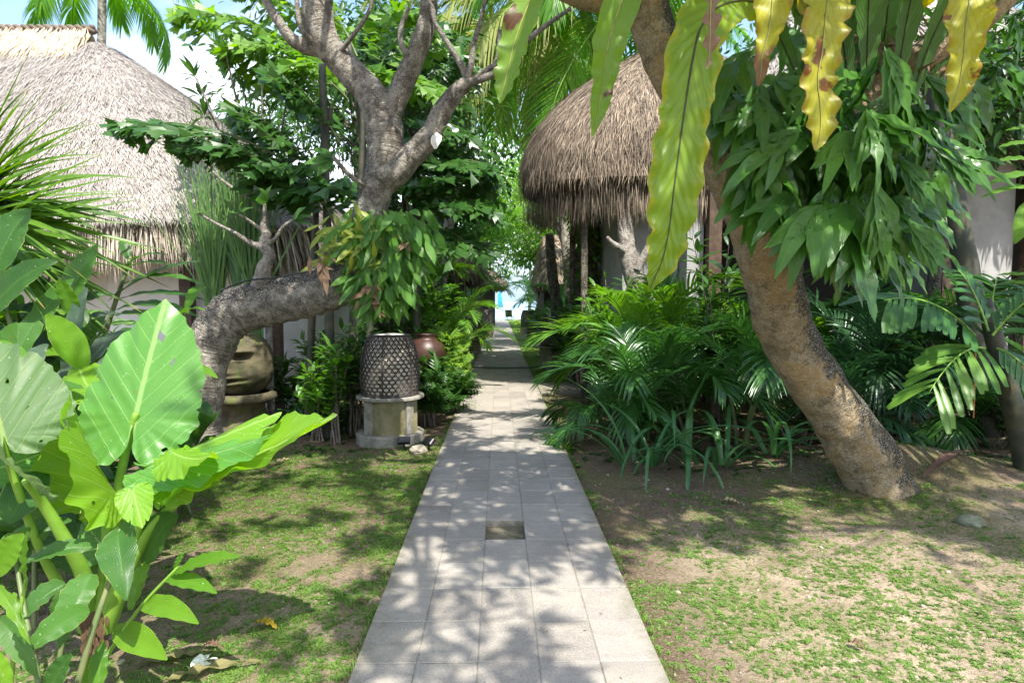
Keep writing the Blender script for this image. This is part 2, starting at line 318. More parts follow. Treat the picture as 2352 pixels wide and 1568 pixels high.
M['tree_l'] = leafmat('light_tree_leaf', (0.10, 0.22, 0.035), (0.22, 0.36, 0.06), 0.5, 0.42, 0, 0, None, 0.03)
M['frangi'] = leafmat('frangipani_leaf', (0.045, 0.13, 0.022), (0.09, 0.21, 0.04), 0.38, 0.4, 18, 0.5, None, 0.03)
M['strap'] = leafmat('strap_leaf', (0.035, 0.12, 0.035), (0.075, 0.20, 0.05), 0.32, 0.36, 0, 0, None, 0.05)
M['grass'] = leafmat('grass_blade', (0.06, 0.15, 0.016), (0.15, 0.27, 0.03), 0.35, 0.5, 0, 0, None, 0)
M['weed'] = leafmat('weed_leaf', (0.08, 0.16, 0.032), (0.20, 0.30, 0.075), 0.35, 0.5, 0, 0, None, 0)
M['bark_a'] = barkmat('grey_frangipani_bark', (0.165, 0.14, 0.11), (0.32, 0.285, 0.235), (0.05, 0.042, 0.034), 0.45, moss=0.74, ring=24, rs=1.2)
M['bark_b'] = barkmat('tan_frangipani_bark', (0.27, 0.205, 0.11), (0.38, 0.285, 0.16), (0.10, 0.08, 0.045), 0.55, mossc=(0.028, 0.026, 0.016), moss=0.72, ring=20, rs=1.0, orange=(0.44, 0.285, 0.11))
M['bark_d'] = barkmat('dark_tree_bark', (0.06, 0.05, 0.035), (0.11, 0.09, 0.06), (0.02, 0.018, 0.012), 0.6, moss=0.5)
M['bark_g'] = barkmat('grey_tree_bark', (0.20, 0.17, 0.14), (0.32, 0.29, 0.25), (0.07, 0.06, 0.05), 0.6, moss=0.35)
M['cane'] = plain('palm_cane', (0.10, 0.14, 0.05), (0.16, 0.17, 0.07), 7, 0.5, 0.15)
M['cane_d'] = plain('dark_ringed_palm_stem', (0.028, 0.034, 0.02), (0.065, 0.058, 0.034), 6, 0.6, 0.3)
M['twig'] = plain('brown_twig', (0.13, 0.10, 0.075), (0.20, 0.17, 0.14), 14, 0.8, 0.4)
M['thatch'] = thatchmat('grey_thatch', (0.14, 0.119, 0.10), (0.49, 0.447, 0.40), (0.23, 0.208, 0.185), 0.8)  # grey patch tone: mottled straw, with tree shade put into the colour
M['thatch_e'] = thatchmat('thatch_eave', (0.11, 0.09, 0.065), (0.66, 0.58, 0.46), (0.10, 0.09, 0.06), 2.2)
M['thatch_r'] = thatchmat('ridge_thatch', (0.42, 0.33, 0.21), (0.72, 0.61, 0.45), (0.58, 0.47, 0.32))
M['thatch_b'] = thatchmat('brown_thatch', (0.036, 0.026, 0.017), (0.44, 0.345, 0.25), (0.09, 0.068, 0.05), 1.8)  # strong dark and pale contrast; sunlit patches put into the straw colour
M['plaster'] = plain('white_plaster', (0.74, 0.73, 0.70), (0.66, 0.65, 0.62), 2.0, 0.85, 0.06, 0.2, stain=((0.40, 0.38, 0.33), 1.2, 0.62, 0.35))
M['plaster_g'] = plain('weathered_shade_grey_plaster', (0.36, 0.355, 0.34), (0.29, 0.285, 0.27), 2.0, 0.9, 0.08, 0.2, stain=((0.20, 0.19, 0.16), 1.1, 0.55, 0.5))  # white plaster toned grey: shade put into the base colour, stains on top
M['wood'] = plain('dark_timber', (0.055, 0.032, 0.02), (0.10, 0.06, 0.035), 9, 0.6, 0.3)
M['dark'] = plain('dark_room', (0.035, 0.03, 0.026), None, 3, 0.9, 0.1)  # near-black; the dark of unlit rooms and hollows put into the colour
M['stone'] = plain('mossy_carved_stone', (0.105, 0.09, 0.052), (0.05, 0.048, 0.028), 5, 0.92, 0.7, 0.2, stain=((0.10, 0.16, 0.02), 2.6, 0.52, 0.85), fine=0.5)
M['pedestal'] = plain('mossy_concrete', (0.26, 0.225, 0.13), (0.17, 0.155, 0.075), 4.5, 0.9, 0.35, 0.25, stain=((0.15, 0.16, 0.035), 3.2, 0.50, 0.75), fine=0.3)
M['slab'] = plain('grey_concrete_slab', (0.29, 0.27, 0.225), (0.18, 0.17, 0.13), 9, 0.9, 0.4, 0.25, stain=((0.12, 0.13, 0.05), 5, 0.56, 0.6), fine=0.4)
M['wicker'] = plain('dark_wicker', (0.035, 0.027, 0.024), (0.075, 0.058, 0.05), 30, 0.55, 0.3)
M['shade'] = plain('cream_lamp_liner', (0.74, 0.69, 0.56), (0.62, 0.56, 0.43), 5, 0.8, 0.05)
M['terracotta'] = plain('brown_glazed_jar', (0.055, 0.022, 0.014), (0.032, 0.016, 0.011), 4, 0.42, 0.08, 0.4, stain=((0.05, 0.055, 0.025), 6, 0.5, 0.6))
M['black'] = plain('black_metal', (0.018, 0.018, 0.02), (0.03, 0.03, 0.032), 12, 0.35, 0.05, 0.5)
M['hose'] = plain('green_rubber_hose', (0.02, 0.10, 0.075), None, 5, 0.4, 0.02)
M['rock'] = plain('pale_rock', (0.36, 0.31, 0.24), (0.24, 0.21, 0.16), 10, 0.9, 0.5, fine=0.3)
M['mossrock'] = plain('moss_speckled_rock', (0.20, 0.21, 0.14), (0.12, 0.14, 0.07), 12, 0.9, 0.5, fine=0.3)
M['husk'] = plain('coconut_husk_fibre', (0.17, 0.12, 0.08), (0.08, 0.055, 0.04), 14, 0.95, 0.9, 0.15, fine=0.5)
M['petal'] = leafmat('white_petal', (0.80, 0.78, 0.68), (0.85, 0.84, 0.78), 0.25, 0.5, 0, 0, None, 0)
M['dry'] = leafmat('dry_long_leaf', (0.12, 0.11, 0.03), (0.24, 0.21, 0.08), 0.2, 0.6, 10, 0.8, None, 0.03)
M['dry_y'] = leafmat('yellow_fallen_leaf', (0.48, 0.27, 0.02), (0.55, 0.38, 0.03), 0.3, 0.5, 8, 0.8, None, 0.03, tip=(0.25, 0.08, 0.03), tip_at=1.0)
M['dry_b'] = leafmat('brown_fallen_leaf', (0.10, 0.045, 0.03), (0.22, 0.12, 0.08), 0.2, 0.6, 8, 0.8, None, 0.03)
M['dry_t'] = leafmat('tan_fallen_leaf', (0.40, 0.33, 0.15), (0.48, 0.40, 0.2), 0.2, 0.6, 8, 0.8, None, 0.03)
M['blue'] = plain('blue_banner_cloth', (0.02, 0.28, 0.70), (0.03, 0.34, 0.78), 3, 0.8, 0.05)
M['rail'] = plain('white_rail', (0.6, 0.62, 0.62), None, 3, 0.5, 0.02)
M['rag'] = plain('white_plastic_scrap', (0.66, 0.64, 0.58), (0.5, 0.48, 0.42), 8, 0.5, 0.1)
M['orchid'] = plain('orange_husk_tuft', (0.35, 0.14, 0.05), (0.2, 0.08, 0.03), 20, 0.9, 0.4)
M['rib_dark'] = plain('dark_midrib', (0.05, 0.055, 0.02), (0.03, 0.03, 0.015), 20, 0.5, 0.1)
M['rib_light'] = plain('yellow_midrib', (0.30, 0.32, 0.07), (0.24, 0.22, 0.05), 20, 0.5, 0.1)
def m_ground():
    k = NT('soil_and_moss'); P = k.pos(); x, y, z = k.sep(P); a = k.attr()
    n1 = k.noise(P, 0.9, 6, 0.6); n2 = k.noise(P, 5, 6, 0.65); n3 = k.noise(P, 38, 5, 0.7); n4 = k.noise(P, 130, 3, 0.7)
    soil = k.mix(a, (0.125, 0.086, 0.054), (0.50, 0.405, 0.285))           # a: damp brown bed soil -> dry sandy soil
    soil = k.mix(k.math('MULTIPLY', k.ramp(n2, 0.4, 0.68), 0.45), soil, (0.12, 0.085, 0.05))
    soil = k.mix(k.math('MULTIPLY', k.ramp(n1, 0.47, 0.62), 0.5), soil, (0.13, 0.135, 0.035))
    soil = k.mix(k.math('MULTIPLY', k.ramp(n3, 0.50, 0.62), 0.5), soil, (0.075, 0.055, 0.033)); n6 = k.noise(P, 62, 5, 0.75); soil = k.mix(k.math('MULTIPLY', k.ramp(n6, 0.53, 0.6), 0.4), soil, (0.46, 0.38, 0.27))
    soil = k.mix(k.math('MULTIPLY', k.ramp(n4, 0.64, 0.72), 0.5), soil, (0.5, 0.45, 0.36))
    gr = k.ramp(k.math('ADD', y, k.math('MULTIPLY', n1, 4)), 13.0, 17.0)
    soil = k.mix(k.math('MULTIPLY', gr, 0.85), soil, (0.13, 0.21, 0.035))
    h = k.math('ADD', k.math('MULTIPLY', n3, 0.7), k.math('MULTIPLY', n4, 0.45))
    return k.done(k.bsdf(soil, 0.95, k.bump(k.math('ADD', h, n2), 0.9, 0.03), 0.15))
M['ground'] = m_ground()
PX0, PX1 = (G(797, 1568)[0] + G(1032, 980)[0]) / 2, (G(1540, 1568)[0] + G(1276, 980)[0]) / 2
def m_path():
    k = NT('sandstone_paving'); P = k.pos(); a = k.attr(); x, y, z = k.sep(P)
    n1 = k.noise(P, 3.2, 6, 0.6); n2 = k.noise(P, 150, 3, 0.75); n3 = k.noise(P, 14, 5, 0.6)
    c = k.mix(a, (0.20, 0.178, 0.15), (0.31, 0.28, 0.24))
    c = k.mix(k.math('MULTIPLY', k.ramp(n1, 0.45, 0.68), 0.5), c, (0.36, 0.31, 0.245))
    wv = k.n("ShaderNodeTexWave", {'wave_type': 'RINGS'}, Vector=k.n("ShaderNodeMapping", Vector=P, Location=k.n("ShaderNodeCombineXYZ", X=k.math('MULTIPLY', a, 37), Y=k.math('MULTIPLY', a, 91)).outputs[0]).outputs[0], Scale=1.6, Distortion=4.0, Detail=3.0).outputs['Fac']
    c = k.mix(k.math('MULTIPLY', k.ramp(wv, 0.86, 0.99), 0.28), c, (0.20, 0.18, 0.155))
    c = k.mix(k.math('MULTIPLY', k.ramp(n2, 0.55, 0.66), 0.5), c, (0.15, 0.14, 0.125))
    c = k.mix(k.math('MULTIPLY', k.ramp(n2, 0.52, 0.40), 0.35), c, (0.47, 0.45, 0.42))
    c = k.mix(k.math('MULTIPLY', k.ramp(n3, 0.58, 0.75), 0.35), c, (0.22, 0.20, 0.14))
    ed = k.math('ABSOLUTE', k.math('SUBTRACT', x, (PX0 + PX1) / 2)); ef = k.ramp(k.math('ADD', ed, k.math('MULTIPLY', k.math('SUBTRACT', k.noise(P, 5, 6, .7), 0.5), 0.5)), 0.62, 0.80); c = k.mix(k.math('MULTIPLY', ef, 0.55), c, (0.13, 0.12, 0.07))
    st = k.ramp(k.noise(P, 1.3, 7, 0.68), 0.55, 0.64); c = k.mix(k.math('MULTIPLY', st, 0.30), c, (0.15, 0.135, 0.11))
    return k.done(k.bsdf(c, 0.82, k.bump(k.math('ADD', k.math('MULTIPLY', n2, 0.6), n3), 0.5, 0.006), 0.3))
M['path'] = m_path()
M['mortar'] = plain('mortar', (0.26, 0.235, 0.19), (0.17, 0.15, 0.115), 16, 0.95, 0.4, fine=0.4)
M['tilebed'] = plain('dirty_tile_bed', (0.15, 0.13, 0.085), (0.09, 0.08, 0.05), 11, 0.95, 0.5, fine=0.4)
def m_sea():
    k = NT('sea_water'); P = k.pos()
    n = k.noise(k.scale(P, (0.08, 0.3, 1)), 1, 4); c = k.mix(n, (0.10, 0.34, 0.46), (0.20, 0.46, 0.58))
    return k.done(k.bsdf(c, 0.22, k.bump(n, 0.25, 0.4), 0.5))
M['sea'] = m_sea()

# ------------------------------------------------------------------ the setting
P0, P1 = G(797, 1568), G(1540, 1568)
PX0, PX1 = -0.70, 0.775
def path_edges():
    a, b = G(797, 1568), G(1032, 980); c, d = G(1540, 1568), G(1276, 980); return (a[0] + b[0]) / 2, (c[0] + d[0]) / 2
PX0, PX1 = path_edges()
MOUND = (3.9, 5.6)
def ground_z(x, y):
    P = np.stack([x, y, np.zeros_like(x)], -1)
    z = -0.032 + (fbm(P, 1.7, 4) - 0.5) * 0.05 + (fbm(P, 9, 3) - 0.5) * 0.03
    m = 0.27 * np.exp(-(((x - 4.0) / 1.0) ** 2 + ((y - 6.3) / 0.6) ** 2)) + 0.11 * np.exp(-(((x - 4.7) / 1.3) ** 2 + ((y - 5.6) / 1.0) ** 2))
    edge = np.clip(np.minimum(np.abs(x - PX0), np.abs(x - PX1)) / 0.25, 0, 1)
    inside = (x > PX0 - 0.02) & (x < PX1 + 0.02)
    z = np.where(inside, -0.06, -0.03 + (z + 0.03) * (0.3 + 0.7 * edge)) + m
    far = np.clip((y - 62) / 10, 0, 1); return np.where(y > 62, -0.03 - 3.0 * far, z)
def gz(x, y): return float(ground_z(np.array([x]), np.array([y]))[0])
def build_ground():
    xs = np.unique(np.concatenate([np.linspace(-3000, -60, 8), np.linspace(-60, -10, 30), np.linspace(-10, -5, 40), np.linspace(-5, 7, 240), np.linspace(7, 12, 40), np.linspace(12, 60, 30), np.linspace(60, 3000, 8)]))
    ys = np.unique(np.concatenate([np.linspace(-60, -4, 14), np.linspace(-4, 1.5, 30), np.linspace(1.5, 9.5, 170), np.linspace(9.5, 20, 90), np.linspace(20, 80, 70), np.linspace(80, 3500, 10)]))
    X, Y = np.meshgrid(xs, ys); Z = ground_z(X, Y); g = Geo()
    P = np.stack([X, Y, 0 * X], -1)
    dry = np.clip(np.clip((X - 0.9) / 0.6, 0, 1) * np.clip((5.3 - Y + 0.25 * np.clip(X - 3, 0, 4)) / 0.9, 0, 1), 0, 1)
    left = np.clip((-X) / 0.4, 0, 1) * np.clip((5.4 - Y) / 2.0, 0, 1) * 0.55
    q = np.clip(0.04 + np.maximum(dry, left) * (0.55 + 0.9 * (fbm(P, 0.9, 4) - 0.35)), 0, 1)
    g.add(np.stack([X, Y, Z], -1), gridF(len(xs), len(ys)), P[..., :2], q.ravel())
    tag(g.build('ground', M['ground']), 'bare brown soil with patches of sand and moss beside the path', 'ground', kind='structure')
    g = Geo(); g.add([[-3000, 66, -1.1], [3000, 66, -1.1], [3000, 5000, -1.1], [-3000, 5000, -1.1]], [[0, 1, 2, 3]])
    tag(g.build('sea', M['sea']), 'pale blue sea beyond the end of the path', 'sea', kind='structure')
build_ground()
ROWD = 0.392
ROW0 = G(1160, 1239)[1] - 12 * ROWD              # a joint lies on the near edge of the missing tile
def build_path():
    g = Geo(); tw = (PX1 - PX0) / 5; k = 0
    ny = int((57 - ROW0) / ROWD)
    for r in range(ny):
        y0 = ROW0 + r * ROWD
        for c in range(5):
            if r == 12 and c == 2: continue
            x0 = PX0 + c * tw; gap = 0.0018; dz = rng.normal(0, 0.0011); sx = rng.normal(0, 0.002)
            q = np.clip(0.5 + rng.normal(0, 0.24), 0, 1)
            box(g, (x0 + gap, y0 + 0.0032 + sx, -0.05), (x0 + tw - gap, y0 + ROWD - 0.0032 + sx, 0.004 + dz), q, 0.004)
    for (xa, xb, ya, yb) in ((PX1 + 0.01, 4.2, 11.9, 13.3), (PX1 + 0.01, 6.0, 24.6, 27.2), (-5.0, PX0 - 0.01, 17.6, 19.2)):
        nx = int(round((xb - xa) / 0.4)); nyy = int(round((yb - ya) / 0.35))
        for i in range(nx):
            for j in range(nyy):
                w, h = (xb - xa) / nx, (yb - ya) / nyy
                box(g, (xa + i * w + .003, ya + j * h + .003, -0.05), (xa + (i + 1) * w - .003, ya + (j + 1) * h - .003, 0.003 + rng.normal(0, .001)), np.clip(0.5 + rng.normal(0, 0.3), 0, 1), 0.004)
    o = tag(g.build('path', M['path'], smooth=False), 'grey sandstone tiled path running straight towards the sea', 'path', kind='structure')
    b = Geo(); box(b, (PX0 + 0.012, ROW0, -0.20), (PX1 - 0.012, 57, 0.0006)); 
    rr = ROW0 + 12 * ROWD; bb = Geo(); x0 = PX0 + 2 * tw
    box(bb, (PX0 + 0.012, ROW0, -0.2), (PX1 - 0.012, rr - 0.002, 0.0006)); box(bb, (PX0 + 0.012, rr + ROWD + 0.002, -0.2), (PX1 - 0.012, 57, 0.0006))
    box(bb, (PX0 + 0.012, rr - 0.001, -0.2), (x0 - 0.004, rr + ROWD + 0.001, 0.0002)); box(bb, (x0 + tw + 0.004, rr - 0.001, -0.2), (PX1 - 0.012, rr + ROWD + 0.001, 0.0002))
    bb.build('path_bed', M['mortar'], o, smooth=False)
    mb = Geo(); box(mb, (x0 - 0.003, rr - 0.0015, -0.2), (x0 + tw + 0.003, rr + ROWD + 0.0015, -0.045)); mb.build('empty_tile_bed', M['tilebed'], o, smooth=False)
build_path()
# ------------------------------------------------------------------ thatched buildings
def roof_fn(cx, cy, hx, hy, z0, z1, ridge, ex=4.0, pw=1.0, dx=0.0):
    """hip roof skin: s runs round the eave loop, v from eave to ridge"""
    def f(s, v):
        a = s * 2 * np.pi; ca, sa = np.cos(a), np.sin(a)
        r = (np.abs(ca) ** ex + np.abs(sa) ** ex) ** (-1 / ex)
        ex_, ey_ = cx + hx * r * ca, cy + hy * r * sa
        rx = np.clip(ex_, cx + dx - ridge, cx + dx + ridge); ry = cy + 0 * rx
        return np.stack([ex_ + (rx - ex_) * v, ey_ + (ry - ey_) * v, z0 + (z1 - z0) * ((1 - (1 - v) ** pw) if pw > 0 else np.sign(v) * np.abs(v) ** (-pw))], -1)
    return f
def thatch_roof(root, f, n_skin, n_eave, mat, mat_e, L=0.34, w=0.011, s_rng=(0.5, 1.0), eave_L=0.5, under=0.32, vmax=1.0, zoff=None, jit=0.05):
    g = Geo(); ns, nv = 220, 40
    s, v = np.meshgrid(np.linspace(0, 1, ns, endpoint=False), np.linspace(0, 1, nv)); V = f(s, v); P = V.copy()
    V[..., 2] += (fbm(P, 1.6, 3) - 0.5) * 0.10
    g.add(V, gridF(ns, nv, True), np.stack([s * 40, v], -1), 0.25 + 0.4 * fbm(P, 6, 3).ravel())
    e = f(s[0], 0 * s[0]); c = f(np.array([0.25, .75]), np.array([1., 1.])).mean(0)
    lo = e + unit(np.stack([c[0] - e[:, 0], c[1] - e[:, 1], 0 * e[:, 0]], -1)) * 0.35; lo[:, 2] -= under * 0.55
    inn = e.copy(); inn[:, :2] = c[:2] + (e[:, :2] - c[:2]) * 0.45; inn[:, 2] += 0.45 * (c[2] - e[:, 2]) - 0.1
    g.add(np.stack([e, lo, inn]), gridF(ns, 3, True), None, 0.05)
    # loose straw laid down the slope
    s = rng.uniform(*s_rng, n_skin); v = 1 - np.sqrt(rng.uniform((1 - vmax) ** 2, 1, n_skin)); p = f(s, v); d = unit(f(s, np.maximum(v - 0.02, -0.1)) - f(s, v + 0.005)); t = unit(f(s + 0.002, v) - p)
    nrm = unit(np.cross(d, t)); nrm *= np.sign(nrm[:, 2:3] + 1e-6)
    D = unit(d + t * rng.normal(0, 0.22, (n_skin, 1)) + nrm * rng.normal(0.10, 0.10, (n_skin, 1)))
    p = p + nrm * rng.uniform(0.0, jit, (n_skin, 1)); p[:, 2] += (fbm(f(s, v), 1.6, 3) - 0.5) * 0.10
    tp = leaf_t(1.0, 2, 2, 0, 0.12); tp = (tp[0] * np.array([1, 1, 1.0]), tp[1], tp[2], tp[3])
    ln = L * rng.uniform(0.5, 1.2, n_skin); q = np.clip(rng.beta(2, 2, n_skin) + 0.0, 0, 1)
    inst(g, tp, p, D, nrm, ln, q, w * rng.uniform(0.5, 1.4, n_skin) / ln)
    ro = gbuild(g, 'roof', mat, root)
    h = Geo(); n = n_eave
    s = rng.uniform(*s_rng, n); v = rng.uniform(-0.01, 0.10, n); p = f(s, v); d = unit(f(s, v - 0.02) - f(s, v + 0.01)); out = d.copy(); out[:, 2] = 0; out = unit(out)
    dep = rng.uniform(0, 1, n); p = p - out * (dep * 0.42)[:, None]; p[:, 2] -= dep * 0.10
    D = unit(d * (0.55 - 0.35 * dep)[:, None] + np.array([0, 0, -1.0]) + rng.normal(0, 0.10, (n, 3)))
    clump = 0.55 + 0.9 * fbm(p * np.array([1, 1, .2]), 4.5, 3)
    ln = eave_L * rng.uniform(0.45, 1.1, n) * clump
    inst(h, leaf_t(1.0, 3, 2, 0, 0.05), p, D, out, ln, np.clip(rng.beta(1.6, 1.8, n) - 0.25 * dep, 0, 1), w * 1.25 * rng.uniform(0.4, 1.5, n) / ln)
    gbuild(h, 'eave_fringe', mat_e, ro)
    return ro
def ridge_cap(root, f, x0, x1, y, z, mat, drop=0.95, half=0.62):
    g = Geo(); n = 9000
    x = rng.uniform(x0, x1, n); sg = rng.choice([-1, 1], n, p=[0.75, 0.25]); k = rng.uniform(0, 0.75, n)
    p = np.stack([x, y + sg * k * half * 1.0, z + 0.16 - k * drop * 0.8], -1)
    D = unit(np.stack([rng.normal(0, .16, n), sg * half, np.full(n, -drop)], -1) + rng.normal(0, .06, (n, 3))); nr = unit(np.stack([0 * x, sg * drop, np.full(n, half)], -1))
    ln = rng.uniform(0.25, 0.5, n); inst(g, leaf_t(1.0, 2, 2, 0, -0.05), p + nr * rng.uniform(0.03, 0.14, (n, 1)), D, nr, ln, None, 0.014 / ln)
    xs = np.linspace(x0, x1, 30)
    for sg in (-1, 1):
        kk = np.linspace(0, 1, 6); X, K = np.meshgrid(xs, kk)
        g.add(np.stack([X, y + sg * K * half, z + 0.16 - K * drop], -1), gridF(30, 6), None, 0.4)
    o = gbuild(g, 'ridge_cap', mat, root)
    r = Geo(); xs = np.linspace(x0 - .05, x1 + 0.05, 120)                     # plaited rope along the top
    for ph in (0, 2.1, 4.2):
        tube(r, np.stack([xs, y + 0.06 * np.cos(xs * 14 + ph), z + 0.22 + 0.05 * np.sin(xs * 14 + ph)], -1), 0.05, 6, 0.3, 0.2)
    gbuild(r, 'ridge_braid', M['thatch_b'], o)
    b = Geo(); tube(b, np.array([[x0, y - half * .62, z - 0.32], [(x0 + x1) / 2, y - half * .60, z - 0.31], [x1, y - half * .62, z - 0.33]]), 0.022, 8, 0.6)
    gbuild(b, 'bamboo_pole', M['twig'], o)
def house_left():
    eaveY, ridgeY = 9.2, 13.0
    z0 = W(500, 500, eaveY)[2]; ztop = W(215, 95, ridgeY)[2]; xr = W(750, 500, eaveY)[0]; xt = W(212, 95, ridgeY)[0]
    hx = 6.6; cx = xr - hx; root = empty('thatched_house', (cx, ridgeY, 0), 'large white walled house under a steep pale grey thatched roof with ridge cap', 'house')
    f = roof_fn(cx, ridgeY, hx, ridgeY - eaveY, z0, ztop, 3.0, 5.0, 1.12, dx=xt - cx - 3.0)
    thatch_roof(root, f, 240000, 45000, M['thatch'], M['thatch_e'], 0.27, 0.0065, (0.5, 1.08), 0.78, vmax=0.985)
    ridge_cap(root, f, xt - 6.0, xt, ridgeY, ztop, M['thatch_r'])
    g = Geo(); wy = 10.5; x1 = W(690, 600, wy)[0]; xw0 = W(245, 600, wy)[0]
    box(g, (cx - hx + 1, wy + 0.25, -0.1), (xw0, 16, 3.3), bev=0.01); box(g, (xw0 - 0.002, wy, -0.1), (x1, 15.8, 2.55), bev=0.01)
    gbuild(g, 'wall', M['plaster'], root, False)
    g = Geo(); box(g, (cx - hx + 1, wy - 0.32, z0 - 0.18), (x1 + .3, wy - 0.18, z0 + 0.02)); gbuild(g, 'eave_beam', M['wood'], root, False)
    for px in (425, 628):
        g = Geo(); x = W(px, 620, wy - .3)[0]; box(g, (x - .09, wy - .34, -0.1), (x + .09, wy - .16, z0 - 0.182), bev=0.008); gbuild(g, 'post', M['wood'], root, False)
house_left()
def pavilion():
    cy, eY = 12.6, 10.9; xl = W(1207, 430, 11.5)[0]; hx = 3.0; cx = xl + hx; z0 = W(1400, 404, eY)[2]; z1 = W(1400, 118, cy)[2]
    root = empty('thatched_pavilion', (cx, cy, 0), 'small open pavilion with shaggy brown thatched roof overhanging the path', 'pavilion')
    f = roof_fn(cx, cy, hx, cy - eY, z0, z1, 0.3, 2.8, -0.45)
    thatch_roof(root, f, 110000, 42000, M['thatch_b'], M['thatch_b'], 0.36, 0.0058, (0.38, 1.1), 0.52, jit=0.12)
    for sx, sy in ((-1, -1), (1, -1), (-1, 1), (1, 1)):
        g = Geo(); x, y = cx + sx * 1.9, cy + sy * 0.95; tube(g, [[x, y, -0.1], [x, y, 1.5], [x, y, z0 + 0.5]], 0.065, 10, 0.4, 0.05); gbuild(g, 'post', M['bark_d'], root)
    g = Geo(); box(g, (cx - 1.9, cy - 1.05, z0 - 0.05), (cx + 1.9, cy - 0.93, z0 + 0.1)); box(g, (cx - 1.9, cy + .93, z0 - 0.05), (cx + 1.9, cy + 1.05, z0 + 0.1)); gbuild(g, 'beam', M['wood'], root, False)
pavilion()
def house_right():
    wy = 11.6; xa = W(1430, 600, wy)[0]; root = empty('garden_villa', (8, 14, 0), 'white villa with dark timber posts in the shade behind the fern tree', 'house')
    x1 = W(1557, 600, wy)[0]; x2 = W(1615, 600, wy - .5)[0]; x3 = W(2200, 600, wy - .5)[0]; x4 = W(2325, 600, wy - .5)[0]
    g = Geo(); box(g, (xa, wy, -0.1), (x1, 17, 4.9), bev=.01); box(g, (x1 + 0.02, wy - .5, -0.1), (x2, 16.8, 4.9), bev=.01); box(g, (x3, wy - .5, -0.1), (x4, 16.8, 4.9), bev=.01)
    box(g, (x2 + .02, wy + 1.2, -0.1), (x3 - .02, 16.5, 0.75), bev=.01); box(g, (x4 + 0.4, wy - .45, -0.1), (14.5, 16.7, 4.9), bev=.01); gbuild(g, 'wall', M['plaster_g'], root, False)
    g = Geo(); box(g, (x2 + .02, wy + 1.4, 0.76), (x3 - .02, 16.4, 4.85)); gbuild(g, 'dark_opening_fill', M['dark'], root, False)  # solid block filling the opening; interior darkness is painted, not hollow
    for x in (x2 + 0.14, W(2170, 600, wy - .6)[0], x4 + 0.2):
        g = Geo(); box(g, (x - .11, wy - .72, -0.1), (x + .11, wy - .5, 4.8), bev=.01); gbuild(g, 'post', M['wood'], root, False)
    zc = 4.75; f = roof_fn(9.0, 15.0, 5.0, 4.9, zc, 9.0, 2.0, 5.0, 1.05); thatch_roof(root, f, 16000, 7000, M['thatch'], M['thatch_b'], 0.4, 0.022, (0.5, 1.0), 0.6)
house_right()
def hut(name, label, cx, cy, hx, hy, z0, z1, mat, n, wall=True, group=None, ridge=0.8):
    root = empty(name, (cx, cy, 0), label, 'hut', group)
    f = roof_fn(cx, cy, hx, hy, z0, z1, ridge, 3.5, 1.25); k = cy / 14.0
    thatch_roof(root, f, n, n // 3, mat, mat, 0.5, 0.020 * k, (0.35, 1.15), 0.6)
    g = Geo(); box(g, (cx - hx * .72, cy - hy * .68, -0.1), (cx + hx * .72, cy + hy * .7, z0 + 0.25), bev=.01); gbuild(g, 'wall', M['plaster'] if wall else M['dark'], root, False)  # without a plaster wall, a near-black block paints the shade under the roof
def Xp(px, Y): return float(W(px, 700, Y)[0])
hut('thatched_hut', 'low thatched hut with two sunny roof tiers behind the forked grey trunk', Xp(1490, 19) + 1.9, 21.0, 3.0, 2.6, W(1450, 662, 19)[2], W(1450, 545, 21)[2], M['thatch_b'], 9000)
hut('thatched_hut', 'narrow brown thatched hut behind the ivy covered trunk', Xp(1300, 26), 27.0, 1.3, 1.8, W(1300, 640, 26)[2], W(1300, 535, 26)[2], M['thatch_b'], 5000, False)
hut('thatched_hut', 'brown thatched hut whose round eave hangs over the left side of the path', Xp(1108, 18) - 2.6, 20.0, 2.6, 2.4, W(1100, 612, 18)[2], W(1050, 470, 20)[2], M['thatch_b'], 8000, False)
hut('thatched_hut', 'tiny far thatched hut by the sea at the end of the path', Xp(1164, 44) - 3.0, 46.0, 3.0, 2.4, W(1140, 649, 44)[2], W(1120, 600, 46)[2], M['thatch_b'], 3000, False)

# ------------------------------------------------------------------ the two big leaning trees
def px_path(rows, n):
    """rows of (px, py, Y, radius in picture units) -> smooth centre line and radii in metres"""
    Q = np.array([list(W(a, b, Y)) + [r * PXM(Y)] for a, b, Y, r in rows]); C = catmull(Q, n); return C[:, :3], np.maximum(C[:, 3], 0.004)
WHORL = leaf_t(0.115, 5, 3, 0.3, 0.30, 0.95)
def whorls(g, gt, tips, axes, n=12, L=0.27, spread=1.0):
    for p, ax in zip(tips, axes):
        ax = unit(ax); a = rng.uniform(0, 6.28, n); e = rng.uniform(0.1, 1.25, n) * spread
        x = unit(np.cross(ax, [0.3, 0.5, 0.8])); y = np.cross(ax, x)
        D = ax * np.cos(e)[:, None] + (x * np.cos(a)[:, None] + y * np.sin(a)[:, None]) * np.sin(e)[:, None]
        inst(g, WHORL, p + D * 0.03, D, unit(ax + np.array([0, 0, .6]) + 0 * D), L * rng.uniform(0.6, 1.15, n))
def bushy(gl, tp):
    for k in range(3):
        q = tp + (rng.normal(0, .17, tp.shape) if k else 0); whorls(gl, None, q, np.array([0, 0, 1.0]) + rng.normal(0, .6, tp.shape), 13, .22)
def crown_over(shadow_pts, h_rng, start):
    """branch tips above the frame whose shade falls on the given ground spots"""
    k = 1 / math.tan(SUN_EL); tips = []
    for (x, y) in shadow_pts:
        h = rng.uniform(*h_rng); tips.append([x + SUN_AZ[0] * h * k, y + SUN_AZ[1] * h * k, h])
    return np.array(tips)
